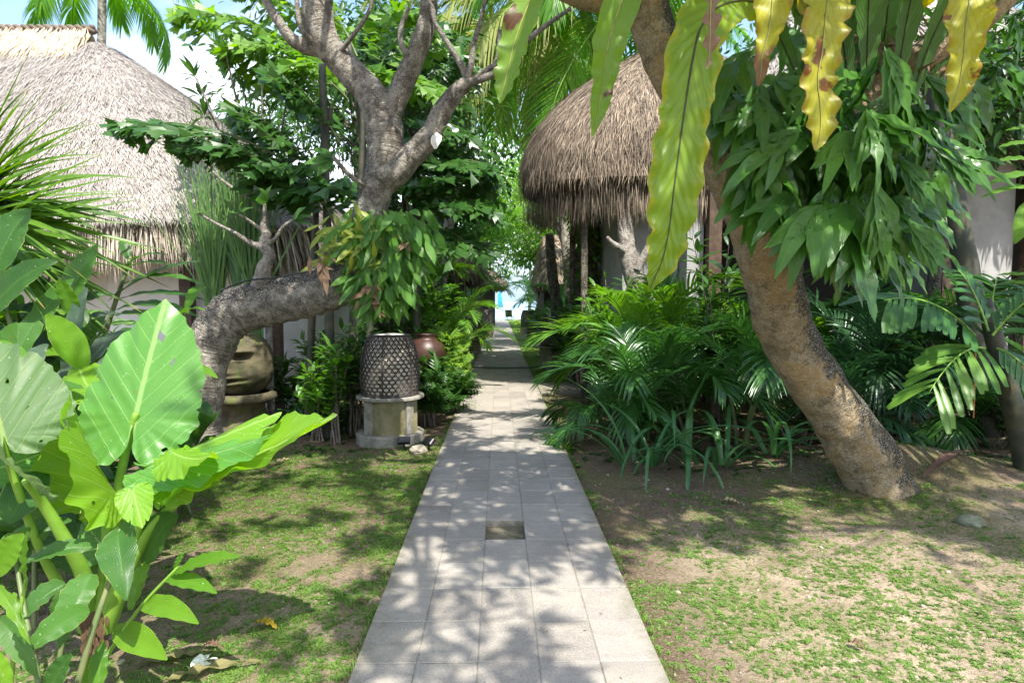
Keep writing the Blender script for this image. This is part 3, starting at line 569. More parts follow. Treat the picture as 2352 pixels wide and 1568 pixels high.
def limbs(g, start, tips, r0=0.05, r1=0.012, seg=6, k=7):
    c = tips[rng.choice(len(tips), min(k, len(tips)), replace=False)]
    for _ in range(6):
        lab = np.argmin(np.linalg.norm(tips[:, None] - c[None], axis=2), 1); c = np.array([tips[lab == i].mean(0) if (lab == i).any() else c[i] for i in range(len(c))])
    for i in range(len(c)):
        if not (lab == i).any(): continue
        hub = c[i] - np.array([0, 0, 0.35]); spokes(g, start, [hub], r0, r0 * .5, seg); spokes(g, hub, tips[lab == i], .014, .006, 5, .17)
def spokes(g, start, tips, r0, r1, seg=6, jit=.18):
    for t in tips:
        m = start * 0.5 + t * 0.5 + np.array([0, 0, -1.4 * jit]) + rng.normal(0, jit, 3); P = catmull([start, m, t], 12)
        tube(g, P, np.linspace(r0, r1, 12), seg, 0.4, 0.1)
def tree_a():
    base = G(455, 1085); root = empty('frangipani_tree', (base[0], 6.3, -0.05), 'old grey frangipani with trunk bent flat over the stone head then forking upward', 'tree')
    g = Geo(); n = 190
    P, r = px_path([(452, 1100, 6.3, 62), (458, 960, 6.3, 50), (474, 850, 6.3, 47), (496, 768, 6.35, 52), (545, 718, 6.4, 54), (630, 692, 6.45, 53), (720, 672, 6.5, 52), (798, 640, 6.5, 49), (836, 570, 6.5, 44), (846, 500, 6.5, 38), (866, 430, 6.5, 37), (882, 355, 6.5, 39), (880, 280, 6.5, 42), (848, 212, 6.5, 36), (798, 158, 6.5, 32), (752, 102, 6.5, 32), (731, 40, 6.5, 34), (728, -70, 6.5, 33), (745, -260, 6.6, 33), (800, -470, 6.8, 27)], n)
    tube(g, P, r * (1 + 0.03 * np.sin(np.arange(n) * 1.9)), 36, 0.5, 0.16, 5.0, moss=(-0.45, -0.1, 0.85))
    gbuild(g, 'trunk', M['bark_a'], root)
    for rows in ([(893, 262, 6.5, 28), (915, 215, 6.48, 26), (940, 165, 6.45, 24), (965, 100, 6.4, 22), (984, 30, 6.4, 20), (992, -60, 6.4, 18), (1030, -220, 6.4, 14)],
                 [(880, 410, 6.5, 40), (915, 385, 6.48, 32), (958, 345, 6.45, 27), (985, 315, 6.42, 25), (1008, 270, 6.4, 23), (1035, 228, 6.38, 20), (1060, 200, 6.35, 17), (1075, 188, 6.35, 14)],
                 [(745, 112, 6.5, 20), (705, 108, 6.5, 18), (668, 88, 6.45, 14), (640, 50, 6.4, 11), (606, -6, 6.4, 9), (570, -90, 6.4, 7)]):
        g = Geo(); P, r = px_path(rows, 70); tube(g, P, r, 20, 0.5, 0.16, 7.0, moss=(-.3, 0, .8)); gbuild(g, 'branch', M['bark_a'], root)
    g = Geo()
    for rows in ([(1070, 195, 6.35, 10), (1066, 165, 6.33, 8), (1035, 110, 6.3, 6), (1003, 60, 6.3, 5), (985, 10, 6.3, 4)], [(1072, 190, 6.35, 9), (1082, 150, 6.3, 7), (1088, 100, 6.3, 6), (1106, 40, 6.3, 5), (1118, -20, 6.3, 4)],
                 [(1070, 192, 6.35, 10), (1110, 180, 6.3, 9), (1150, 160, 6.25, 8), (1180, 120, 6.2, 7), (1240, 70, 6.2, 6), (1310, 20, 6.2, 4)], [(1085, 187, 6.35, 8), (1120, 160, 6.3, 7), (1140, 140, 6.3, 5), (1148, 70, 6.3, 4)],
                 [(725, 105, 6.45, 7), (690, 60, 6.3, 6), (680, -20, 6.3, 5)], [(948, 140, 6.4, 8), (925, 110, 6.3, 7), (920, 70, 6.3, 6), (938, 20, 6.3, 5)], [(780, 120, 6.4, 6), (820, 70, 6.3, 5), (850, 20, 6.3, 4), (860, -40, 6.3, 4)],
                 [(842, 430, 6.4, 6), (800, 400, 6.2, 5), (765, 360, 6.1, 4)]):
        g = Geo(); P, r = px_path(rows, 24); tube(g, P, r, 8, 0.4, 0.1); gbuild(g, 'twig', M['bark_g'], root)
    g = Geo(); gl = Geo()                                                           # sprout on the flat part of the trunk
    for rows in ([(600, 655, 6.35, 22), (606, 620, 6.3, 17), (618, 588, 6.28, 14), (606, 562, 6.28, 13), (612, 540, 6.28, 12), (604, 512, 6.28, 7)], [(606, 566, 6.28, 9), (580, 560, 6.26, 6), (540, 535, 6.2, 4), (500, 515, 6.2, 3), (455, 490, 6.15, 3)],
                 [(612, 560, 6.28, 8), (632, 548, 6.26, 5), (652, 520, 6.22, 4), (672, 505, 6.2, 3)], [(606, 520, 6.28, 6), (608, 480, 6.25, 4), (604, 450, 6.25, 3)], [(600, 528, 6.28, 5), (570, 505, 6.2, 3), (545, 490, 6.2, 2)]):
        P, r = px_path(rows, 18); tube(g, P, r, 8, 0.6, 0.35, 22)
    gbuild(g, 'sprout', M['bark_g'], root)
    for (a, b, c, d, h) in ((604, 470, 598, 425, 15), (608, 462, 628, 418, 12), (672, 505, 720, 490, 8), (672, 505, 705, 470, 14), (672, 505, 722, 512, 7), (455, 490, 436, 486, 6), (455, 492, 470, 476, 6), (545, 490, 560, 455, 6), (545, 490, 528, 482, 5), (765, 360, 720, 340, 14), (765, 360, 730, 400, 12), (765, 360, 790, 330, 12), (765, 362, 700, 372, 12), (545, 490, 585, 470, 6)):
        p0, p1 = W(a, b, 6.2), W(c, d, 6.05); t = np.linspace(0, 1, 8)[:, None]; P = p0 + (p1 - p0) * t + np.array([0, -.03, -.03]) * (t ** 2)
        blade(gl, P, h * PXM(6.1) * prof_lance(t[:, 0], .8) + .002, (0.2, -.8, .5), .2, .006, 3, 5, rng.random())
    tips = np.array([W(a, b, Y) for a, b, Y in ((606, -10, 6.4), (700, -120, 6.2), (860, -60, 6.3), (990, -90, 6.4), (1118, -30, 6.3), (985, -5, 6.3), (800, -250, 6.6), (640, -150, 6.0), (920, -190, 6.2), (1050, -250, 6.3))])
    whorls(gl, None, tips, tips - np.array([-1.6, 6.5, 3.2]), 13)
    sh = [(rng.uniform(-3.4, -0.4), rng.uniform(4.6, 9.0)) for _ in range(62)]; tp = crown_over(sh, (5.0, 6.8), None); gb = Geo(); limbs(gb, W(800, -470, 6.8), tp, 0.05, 0.012)
    bushy(gl, tp)
    gbuild(gb, 'upper_limb', M['bark_g'], root); gbuild(gl, 'crown', M['frangi'], root)
    return root
tree_a()
def tree_b():
    base = W(2015, 1100, 5.6); root = empty('frangipani_tree', (base[0], 5.6, 0.1), 'tan trunked frangipani leaning left out of a soil mound with ferns in its fork', 'tree')
    g = Geo(); n = 170
    P, r = px_path([(2048, 1190, 5.62, 74), (2010, 1092, 5.6, 73), (1941, 975, 5.55, 68), (1876, 885, 5.5, 63), (1828, 810, 5.45, 59), (1797, 735, 5.35, 59), (1779, 665, 5.25, 62), (1768, 600, 5.15, 68), (1757, 548, 5.1, 72), (1722, 485, 5.05, 60), (1680, 415, 4.95, 52), (1635, 330, 4.9, 47), (1585, 240, 4.85, 47), (1535, 150, 4.8, 47), (1505, 70, 4.75, 46), (1480, -10, 4.7, 46), (1440, -110, 4.6, 42), (1380, -300, 4.5, 34)], n)
    r = r * (1 + .05 * np.clip(1 - np.arange(n) / 26, 0, 1) ** 2); tube(g, P, r, 48, 0.5, 0.20, 4.0, moss=(0.95, -0.25, 0.25)); gbuild(g, 'trunk', M['bark_b'], root)
    for rows in ([(1500, 60, 4.75, 40), (1455, 22, 4.7, 34), (1400, 0, 4.65, 31), (1330, -15, 4.6, 28), (1240, -60, 4.5, 24), (1120, -160, 4.4, 18)], [(1770, 560, 5.1, 60), (1830, 470, 5.15, 50), (1900, 350, 5.2, 46), (1990, 230, 5.2, 42), (2120, 130, 5.1, 38), (2240, 50, 5.0, 34), (2350, -60, 4.9, 30), (2450, -250, 4.8, 24)]):
        g = Geo(); P, r = px_path(rows, 70); tube(g, P, r, 22, 0.5, 0.16, 6, moss=(.5, 0, .5)); gbuild(g, 'branch', M['bark_b'], root)
    g = Geo(); c = W(1838, 532, 5.02); a = np.linspace(0, 2 * np.pi, 20, endpoint=False)      # rot hole ringed by swollen bark
    nr = unit(np.array([0.35, -1, 0.15])); X = unit(np.cross(nr, [0, 0, 1.])); Z = np.cross(X, nr)
    tube(g, np.vstack([c + (X * np.cos(t) * .085 + Z * np.sin(t) * .10) for t in np.append(a, a[0])]), 0.035, 8, 0.3, .3, 12, cap=False); gbuild(g, 'bark_knot', M['bark_b'], root)
    h = Geo(); lathe(h, (0, 0, 0), [(0.085, 0), (0.06, -.03), (0.001, -.06)], 16)
    V, F, U, Q = h.arrays(); V = c + X * V[:, :1] + Z * V[:, 1:2] + nr * (V[:, 2:3] + 0.02); hh = Geo(); hh.add(V, F); gbuild(hh, 'rot_hole', M['dark'], root)
    gl, gb = Geo(), Geo(); st = W(1380, -300, 4.5); st2 = W(2450, -250, 4.8)
    sh = []
    for _ in range(3000):                                                           # shade: palms bed, mid path, mound; the lower right lawn stays in the sun
        x, y = rng.uniform(-2.4, 7.5), rng.uniform(2.3, 12.5)
        if y > 9.4 and x < 1.2: pr = .15
        elif x > 0.85: pr = 0.85 if y > 4.35 - 0.3 * max(0, abs(x - 2.3) - 1.2) else 0.04
        elif x > -0.75: pr = 0.95 if 4.2 < y < 6.6 else (0.6 if y > 6.6 else 0.42)
        else: pr = 0.34 if y > 2.9 and x > -1.7 else (0.25 if y > 4.4 else 0.0)
        if rng.random() < pr: sh.append((x, y))
    sh = sh[:330] + [(rng.uniform(-.8, .85), rng.uniform(4.1, 7.2)) for _ in range(46)] + [(rng.uniform(-.8, .85), rng.uniform(7.2, 10.5)) for _ in range(12)] + [(rng.uniform(-.8, .6), rng.uniform(2.5, 4.0)) for _ in range(11)] + [(rng.uniform(.8, 5.6), rng.uniform(4.3, 7.6)) for _ in range(125)]
    sh = [q for q in sh if ((q[0] - 2.1) / 1.0) ** 2 + ((q[1] - 6.15) / .75) ** 2 > 1 or rng.random() < .22]; tp = crown_over(sh, (5.0, 7.6), None); hi = np.array([HCAM + 0.50 * t[1] for t in tp]); keep = (tp[:, 2] > hi) | (tp[:, 1] < 0.2)
    tp = tp[keep]; near = np.linalg.norm(tp - st, axis=1) < np.linalg.norm(tp - st2, axis=1)
    limbs(gb, st, tp[near], 0.045, 0.011, 5); limbs(gb, st2, tp[~near], 0.045, 0.011, 5)
    bushy(gl, tp)
    gbuild(gb, 'upper_limb', M['bark_g'], root); gbuild(gl, 'crown', M['frangi'], root)
tree_b()

# ------------------------------------------------------------------ ferns on the trunks
def fern_on_a():
    c = W(880, 620, 6.3); root = empty('hanging_fern', c, 'mass of drooping ferns clinging to the bend of the grey frangipani trunk', 'fern')
    tp = leaf_t(0.115, 6, 5, 0.12, 0.18, 0.95, 0.012); g = Geo(); n = 850
    px = rng.normal(885, 62, n).clip(755, 1010); py = 478 + (rng.random(n) ** 1.0) * 225; wd = np.where(py > 690, 38, 64)
    px = np.where(py > 620, 878 + (px - 885) * 0.6, px); keep = np.abs(px - 885) < 118 - np.maximum(0, py - 560) * 0.45; px, py = px[keep], py[keep]; n = len(px)
    dz = rng.uniform(-0.45, 0.12, n); pos = np.array([W(a, b, 6.42 + d) for a, b, d in zip(px, py, dz)])
    out = (px - 893)[:, None] * np.array([[0.006, 0, 0]]); D = np.stack([rng.normal(0, .5, n), rng.normal(-.3, .4, n), -np.ones(n) + rng.normal(0, .35, n)], -1) + out
    inst(g, tp, pos, D, np.stack([rng.normal(0, .6, n), -np.ones(n), 0.4 + rng.normal(0, .3, n)], -1), rng.uniform(0.10, 0.27, n), None, rng.uniform(.9, 1.6, n))
    gbuild(g, 'green_fronds', M['fern'], root)
    g = Geo(); n = 110; px = rng.normal(815, 40, n).clip(735, 930); py = rng.uniform(505, 600, n) + np.abs(px - 815) * 0.1; pos = np.array([W(a, b, 6.1 + rng.uniform(-.1, .2)) for a, b in zip(px, py)])
    D = np.stack([rng.normal(-.3, .8, n), rng.normal(-.4, .4, n), rng.normal(-.1, .7, n)], -1); inst(g, tp, pos, D, (0, -1, .6), rng.uniform(.1, .26, n)); gbuild(g, 'pale_fronds', M['fern_y'], root)
    g = Geo()
    for cx, cy, k, s in ((850, 665, 12, 10), (935, 560, 5, 5), (742, 602, 12, 14), (850, 695, 6, 7)):
        pos = np.array([W(rng.normal(cx, s), rng.normal(cy, s * .9), 6.0) for _ in range(k)]); inst(g, tp, pos, rng.normal(0, .6, (k, 3)) + np.array([0, -.3, -.8]), (0, -1, .5), rng.uniform(.08, .26, k))
    gbuild(g, 'dead_fronds', M['fern_d'], root)
fern_on_a()
def lobed_frond(nl=4, seed=0):
    """pendulous lobed frond: one long centre lobe and pairs of finger lobes"""
    r = np.random.default_rng(seed); g = Geo(); t = np.linspace(0, 1, 12)
    spine = np.stack([0.05 * np.sin(3 * t), t, -0.30 * t ** 2], -1); blade(g, spine, 0.095 * prof_lance(t, .8, .8) + .002, (0, 0, 1), .15, .024, 4, 7, .5, ph=r.random() * 6)
    for k in range(nl):
        a = 0.06 + 0.14 * k
        for sg in (-1, 1):
            L = (0.62 - 0.09 * k) * r.uniform(.8, 1.15); d = unit(np.array([sg * r.uniform(.45, .75), 1, -0.15])); p0 = np.array([0, a, -.3 * a * a]); tt = np.linspace(0, 1, 10)
            P = p0 + d * (tt * L)[:, None] + np.array([0, 0.12, -0.28]) * (tt ** 2 * L)[:, None]
            blade(g, P, 0.082 * prof_lance(np.clip(tt * .94 + .06, 0, 1), .75, .8) * (L / .6) ** .5 + .001, (0, 0, 1), .15, .022, 3, 7, .5, ph=r.random() * 6)
    return g.arrays()
def fern_on_b():
    root = empty('hanging_fern', W(1850, 350, 4.9), 'large glossy staghorn like fern with fingered fronds cascading down the tan trunk', 'fern')
    tps = [lobed_frond(2, 1), lobed_frond(3, 2), lobed_frond(1, 3)]; 
    spots = []
    for (x0, x1, y0, y1, n, Ya, Yb) in ((1690, 1800, 120, 240, 14, 4.5, 4.9), (1715, 1790, 220, 400, 18, 4.4, 4.65), (1660, 1720, 150, 260, 7, 4.45, 4.7), (1770, 1880, 200, 400, 22, 4.55, 4.9), (1850, 2120, 170, 400, 26, 4.2, 5.0), (1900, 2080, 400, 520, 13, 4.2, 4.7), (2090, 2170, 250, 420, 9, 4.4, 4.8), (1790, 2110, 300, 500, 26, 4.3, 4.8), (1930, 2060, 440, 540, 9, 4.15, 4.5), (1760, 1820, 330, 430, 4, 4.6, 4.8), (2150, 2330, 20, 190, 10, 5.2, 5.9), (1720, 2150, 60, 200, 26, 5.0, 5.5)):
        for _ in range(n): spots.append((rng.uniform(x0, x1), rng.uniform(y0, y1), rng.uniform(Ya, Yb)))
    spots += [(2020, 120, 4.1), (1985, 260, 4.0), (1955, 300, 4.05), (1880, 480, 4.1), (2085, 520, 4.1), (2060, 230, 4.15), (2130, 330, 4.2), (1800, 330, 4.2)]
    for k, tpl in enumerate(tps):
        sp = spots[k::3]; n = len(sp); pos = np.array([W(*s) for s in sp]); px = np.array([s[0] for s in sp])
        out = np.clip((px - 1850) / 300, -.1, 1)
        D = np.stack([out * 0.5 + rng.normal(0, .45, n), -0.35 + rng.normal(0, .35, n), -0.75 + rng.normal(0, .35, n)], -1)
        up = np.stack([rng.normal(0.1, .22, n), -np.ones(n), 0.7 + rng.normal(0, .2, n)], -1)
        g = Geo(); inst(g, tpl, pos, D, up, rng.uniform(0.30, 0.66, n), None, rng.uniform(.85, 1.4, n)); gbuild(g, 'fronds', M['fern_g'], root)
    g = Geo(); sp = [(2030, 105, 4.05), (1990, 250, 4.0), (1955, 300, 4.02), (1890, 470, 4.05), (2085, 510, 4.05), (2070, 220, 4.1), (2130, 330, 4.15), (2010, 420, 4.0), (1935, 130, 4.2), (2120, 170, 4.2), (1840, 300, 4.25), (2060, 360, 4.1), (1985, 500, 4.1)]; n = len(sp); pos = np.array([W(*q) for q in sp]); px = np.array([q[0] for q in sp])
    inst(g, lobed_frond(3, 5), pos, np.stack([np.clip((px - 1990) / 160, -.9, .9) + rng.normal(0, .15, n), -.35 + rng.normal(0, .15, n), -.7 + rng.normal(0, .15, n)], -1), np.stack([rng.normal(.1, .3, n), -np.ones(n), .8 + rng.normal(0, .2, n)], -1), rng.uniform(.46, .66, n), None, rng.uniform(.85, 1.1, n)); gbuild(g, 'fronds', M['fern'], root)
fern_on_b()
def nest_fern():
    root = empty('birds_nest_fern', W(1870, 60, 4.9), 'bird nest fern high in the leaning tree with long drooping green and yellow fronds', 'fern')
    def frond(name, rows, mat, up, fold=.12, wave=.02, wn=9, n=48, lab=None, m=11, curl=0.0):
        Q = np.array([list(W(a, b, Y)) + [h * PXM(Y)] for a, b, Y, h in rows]); C = catmull(Q, n); g = Geo(); t_ = np.linspace(0, 1, n)
        for _ in range(5): C[:, 3] *= 1 - rng.uniform(.05, .22) * np.exp(-((t_ - rng.uniform(.3, .97)) / rng.uniform(.008, .02)) ** 2)
        blade(g, C[:, :3], np.maximum(C[:, 3], .002), up, fold, wave, wn, m, .5, curl, ph=rng.random() * 6); o = gbuild(g, name, M[mat], root); m_ = Geo(); tube(m_, C[:-2, :3] + unit(np.asarray(up, float)) * .004, np.linspace(.007, .002, n - 2), 6); mo = m_.build('midrib', M['rib_dark' if mat in ('nest', 'nest_d') else 'rib_light']); mo.parent = o; mo.matrix_parent_inverse = Matrix.Identity(4)
        if lab: o['label'] = lab
    frond('frond', [(1800, 40, 4.7, 20), (1730, 5, 4.2, 45), (1660, 12, 3.75, 55), (1612, 60, 3.5, 62), (1592, 130, 3.42, 66), (1574, 240, 3.4, 66), (1560, 340, 3.4, 66), (1547, 440, 3.4, 63), (1536, 530, 3.42, 52), (1520, 600, 3.44, 37), (1502, 640, 3.45, 18), (1492, 668, 3.45, 3)], 'nest', (0.15, -1, .12), .10, .026, 12, 90, 'huge hanging green frond with yellow edges')
    frond('frond', [(1850, 20, 4.6, 20), (1800, -60, 4.2, 40), (1778, -20, 3.9, 42), (1772, 30, 3.85, 40), (1762, 90, 3.85, 26), (1750, 130, 3.85, 17), (1748, 165, 3.85, 15), (1742, 198, 3.85, 3)], 'nest_t', (-.2, -1, .1), .25, .035, 6, 44, 'short yellow frond with brown curled tip')
    frond('frond', [(1930, 0, 4.6, 24), (1912, -70, 4.2, 55), (1902, -10, 3.9, 60), (1895, 50, 3.82, 58), (1888, 120, 3.8, 46), (1878, 180, 3.8, 42), (1884, 250, 3.8, 43), (1884, 300, 3.8, 30), (1873, 346, 3.8, 3)], 'nest_y', (.1, -1, .1), .12, .03, 8, 50, 'long yellow frond with brown scorched patch')
    frond('frond', [(2120, 0, 4.6, 22), (2210, -80, 4.2, 45), (2226, -10, 3.95, 54), (2218, 60, 3.9, 48), (2214, 120, 3.9, 36), (2206, 180, 3.9, 34), (2194, 225, 3.9, 18), (2182, 258, 3.9, 2)], 'nest_y', (-.3, -1, .15), .3, .035, 6, 46, 'twisted yellow frond hanging near the right edge')
    frond('frond', [(1690, -60, 4.2, 15), (1640, -60, 3.5, 22), (1632, 0, 3.25, 19), (1630, 60, 3.22, 19), (1629, 110, 3.22, 14), (1624, 158, 3.22, 2)], 'nest_b', (.3, -1, .1), .45, .03, 6, 36, 'dead brown frond')
    frond('frond', [(1600, -150, 4.5, 20), (1340, -150, 4.0, 40), (1250, -60, 3.85, 42), (1215, 10, 3.8, 40), (1185, 90, 3.8, 36), (1170, 150, 3.8, 33), (1158, 200, 3.8, 22), (1148, 238, 3.8, 2)], 'nest_m', (-.3, -1, .2), .25, .02, 8, 46, 'green frond scorched brown along its middle')
    frond('frond', [(1620, -120, 4.5, 20), (1480, -120, 4.1, 38), (1430, 0, 3.9, 40), (1405, 70, 3.85, 41), (1392, 130, 3.85, 36), (1385, 190, 3.85, 27), (1374, 250, 3.85, 22), (1360, 315, 3.85, 2)], 'nest_m', (.2, -1, .15), .2, .022, 7, 46, 'slim green frond scorched brown near its tip')
    for bx, tx, ty, h, Y in ((1990, 2000, -150, 42, 4.7), (1950, 1890, -200, 40, 4.9), (2060, 2120, -140, 36, 4.75), (1900, 1780, -160, 36, 4.7), (2100, 2260, -120, 34, 4.9), (1840, 1650, -120, 34, 4.8), (2020, 2060, -230, 40, 5.1), (1960, 1960, -240, 40, 5.2), (2140, 2330, -60, 30, 5.0)):
        frond('inner_frond', [(bx, 205, Y + .05, 12), ((bx * .8 + tx * .2), 110, Y, h * .6), ((bx + tx) / 2, 10, Y - .1, h), (tx, ty, Y - .3, h * .9), (tx * 1.5 - bx * .5, ty - 120, Y - .9, 4)], 'nest_d', (.1, -1, .05), .25, .012, 8, 30)
    g = Geo(); n = 160
    pos = np.array([W(rng.uniform(1880, 2200), rng.uniform(60, 190), 5.05) for _ in range(n)]); inst(g, leaf_t(.05, 3, 2, 0, .2), pos, rng.normal(0, 1, (n, 3)) + np.array([0, -.2, -.3]), (0, -1, .3), rng.uniform(.08, .3, n)); gbuild(g, 'dead_litter', M['fern_d'], root)
nest_fern()
# ------------------------------------------------------------------ elephant ear in the foreground
def ear_leaf(g, A, T, side, half, lobe=0.36, cup=0.10, wave=0.03, droop=0.10, fold=0.0, seed=0):
    """heart shaped leaf: A = where the stalk joins, T = tip, side = direction across the leaf"""
    A, T = np.asarray(A, float), np.asarray(T, float); Y = T - A; L = np.linalg.norm(Y); Y = Y / L
    X = unit(np.asarray(side, float) - Y * np.dot(side, Y)); Z = np.cross(X, Y)
    na, nr = 181, 16; th = np.linspace(-1, 1, na) * R(174); r = np.linspace(0, 1, nr)
    c = np.cos(th); a = np.abs(th) / R(180)
    Rr = np.interp(a, [0, .03, .08, .15, .25, .36, .48, .60, .72, .82, .90, .955, 1], [1.0, .955, .88, .80, .70, .635, .60, .58, .57, .555, .50, .36, .12])
    rr = Rr[None] * (1 + 0.010 * np.sin(26 * th + seed) + .006 * np.sin(41 * th + 2 * seed))[None] * r[:, None]
    rs_ = np.random.default_rng(seed + 50); nt = np.zeros_like(th)
    for _ in range(6): nt = np.maximum(nt, rs_.uniform(.03, .16) * np.exp(-((th - rs_.uniform(-2.6, 2.6)) / rs_.uniform(.012, .03)) ** 2))
    rr = rr * (1 - nt[None] * r[:, None] ** 2); keep = np.ones((nr - 1, na - 1), bool)
    for _ in range(4):
        hi, hj = rs_.integers(6, nr - 2), rs_.integers(10, na - 14); keep[hi, hj:hj + rs_.integers(1, 4)] = False
    x = rr * np.sin(th)[None] * (half / 0.60 / L) * 1.0; y = rr * c[None]; y = np.where(y < 0, y * (lobe / 0.47), y)
    z = -cup * 0.6 * (x / max(half / L, .01)) ** 2 * (half / L) - droop * np.clip(y, 0, 1) ** 2 + fold * np.abs(x)
    ed = (r[:, None] ** 3) * (np.sin(9 * th + seed * 2.1 + 1.2 * np.sin(3 * th + seed)) + .5 * np.sin(21 * th + seed))[None] * wave * .8
    z = z + ed + 0.011 * np.sin((y - 1.15 * np.abs(x) / max(half / L, .01) * .5) * 40) * np.clip(r[:, None] * 3, 0, 1) * .35
    V = A + (X * x[..., None] + Y * y[..., None] + Z * z[..., None]) * L
    U = np.stack([np.clip(0.5 + 0.5 * x / (half / L) * .98, 0, 1), y], -1); g.add(V, gridF(na, nr)[keep.ravel()], U, 0.3 + 0.4 * np.random.default_rng(seed).random()); return V
def stalk(g, rows, n=26, seg=12, fl=1.0):
    P, r = px_path(rows, n); tube(g, P, r * fl, seg, 0.5)
def elephant_ear():
    b = G(215, 1490); root = empty('elephant_ear_plant', (b[0], b[1], -0.03), 'sunlit elephant ear plant with giant upright heart shaped leaf in the foreground', 'plant')
    sx = np.array([1, 0, 0.])
    def leaf(A, T, side, half, mat, **k):
        g = Geo(); V = ear_leaf(g, W(*A), W(*T), side, half * PXM((A[2] + T[2]) / 2), **k); return gbuild(g, 'leaf', M[mat], root)
    leaf((311, 957, 3.02), (372, 683, 3.30), (1, 0.06, 0.24), 137, 'ear', lobe=.36, cup=.14, wave=.026, droop=.06, seed=1)['label'] = 'giant upright leaf facing the viewer'
    leaf((258, 1120, 3.0), (118, 902, 2.86), (.62, -.72, .38), 128, 'ear_y', lobe=.24, cup=-.55, wave=.05, droop=.12, fold=.45, seed=2)
    leaf((470, 1085, 2.95), (795, 988, 2.78), (-.25, 1, .22), 125, 'ear_y', lobe=.25, cup=.25, wave=.035, droop=.12, fold=-.05, seed=3)
    leaf((372, 1062, 2.95), (642, 938, 2.95), (-.35, 1, .45), 92, 'ear_y', lobe=.2, cup=-.5, wave=.03, droop=-.02, fold=.4, seed=4)
    leaf((355, 1068, 2.85), (655, 1022, 2.7), (-.2, 1, .42), 75, 'ear', lobe=.2, cup=-.3, wave=.03, droop=.1, fold=.25, seed=14)
    leaf((6, 998, 2.75), (-60, 770, 2.95), (1, .15, .1), 145, 'ear_o', lobe=.25, cup=.12, wave=.035, droop=.08, seed=5)
    leaf((40, 1085, 2.62), (-120, 960, 2.3), (.75, -.1, -.6), 118, 'ear_o', lobe=.3, cup=.2, wave=.03, droop=.1, seed=6)
    leaf((400, 1040, 2.75), (500, 1090, 2.55), (-.3, 1, .35), 60, 'ear_y', lobe=.2, cup=-.4, wave=.04, droop=.3, fold=.3, seed=7)
    leaf((305, 1128, 2.7), (330, 1216, 2.6), (1, .3, .1), 40, 'ear_y', lobe=.15, cup=.1, wave=.03, droop=.1, seed=8)
    leaf((300, 1150, 3.2), (180, 1185, 3.0), (.2, 1, .25), 60, 'ear_y', lobe=.2, cup=.1, wave=.03, droop=.1, seed=9)
    leaf((235, 1255, 3.1), (190, 1195, 3.15), (1, .1, .3), 55, 'ear', lobe=.3, cup=.1, wave=.02, droop=.05, seed=10)
    leaf((200, 885, 3.4), (175, 835, 3.6), (1, .3, .3), 60, 'ear_y', lobe=.5, cup=.1, wave=.03, droop=.05, seed=11)
    leaf((-20, 1080, 3.0), (140, 1030, 3.3), (-.2, 1, .5), 60, 'ear', lobe=.3, cup=.1, wave=.03, droop=.05, seed=12)
    for rows in ([(228, 1440, 3.08, 22), (262, 1290, 3.06, 15), (268, 1150, 3.05, 11), (292, 1020, 3.03, 9), (312, 950, 3.01, 7)], [(222, 1440, 3.07, 18), (240, 1300, 3.05, 12), (245, 1190, 3.02, 10), (235, 1120, 3.0, 7)],
                 [(240, 1440, 3.06, 24), (290, 1320, 3.02, 18), (350, 1210, 2.98, 12), (420, 1140, 2.96, 10), (474, 1083, 2.94, 7)], [(235, 1430, 3.05, 20), (290, 1300, 3.0, 12), (330, 1180, 2.97, 9), (374, 1064, 2.94, 6)],
                 [(205, 1440, 3.08, 24), (195, 1330, 3.0, 18), (150, 1240, 2.9, 15), (95, 1150, 2.8, 11), (58, 1105, 2.66, 8)], [(205, 1440, 3.08, 15), (110, 1300, 2.95, 10), (40, 1120, 2.85, 9), (6, 1000, 2.76, 7)]):
        g = Geo(); stalk(g, rows); gbuild(g, 'stalk', M['petiole'], root)
    g = Geo(); P, r = px_path([(216, 1500, 3.06, 25), (220, 1465, 3.06, 27), (225, 1425, 3.07, 25), (228, 1400, 3.07, 22)], 20); tube(g, P, r, 16, .5, .25, 18); gbuild(g, 'rootstock', M['husk'], root)
    g = Geo()
    for k in range(60): 
        p = W(rng.uniform(185, 245), rng.uniform(1400, 1490), 3.0); blade(g, p + np.array([rng.normal(0, .02), rng.normal(0, .01), -1]) * np.linspace(0, .07, 5)[:, None], .009 * prof_lance(np.linspace(0.02, 1, 5)), (0, -1, .2), .1, .01)
    gbuild(g, 'dry_sheath', M['fern_d'], root)
elephant_ear()
# ------------------------------------------------------------------ leafy plants down the left side
def long_leaf(g, b, t, hw, arch=.1, nrm=(0.1, -.8, .6), wave=.006, fold=.22, m=7, n=18, a=.8, wn=5):
    p0, p1 = W(*b), W(*t); L = np.linalg.norm(p1 - p0); s = np.linspace(0, 1, n)
    up = unit(np.asarray(nrm, float)); P = p0 + (p1 - p0) * s[:, None] + np.array([0, -.15, 1.0]) * (arch * L * 4 * s * (1 - s))[:, None]
    blade(g, P, hw * PXM((b[2] + t[2]) / 2) * prof_lance(np.clip(s * .97 + .02, 0, 1), a, .85) + .001, up, fold, wave, wn, m, rng.random(), ph=rng.random() * 6)
def leafy(name, label, loc, leaves, stems, mat, smat='cane', parts=True, group=None):
    root = empty(name, loc, label, 'plant', group); g = Geo()
    for lf in leaves: long_leaf(g, *lf[:3], **(lf[3] if len(lf) > 3 else {}))
    gbuild(g, 'leaves', M[mat], root); s = Geo()
    for rows in stems: stalk(s, rows, 16, 8)
    if stems: gbuild(s, 'stems', M[smat], root)
    return root
sd_ = dict(nrm=(-.2, -.5, .8)); up_ = dict(nrm=(.1, -.3, 1)); fr_ = dict(nrm=(0, -1, .25))
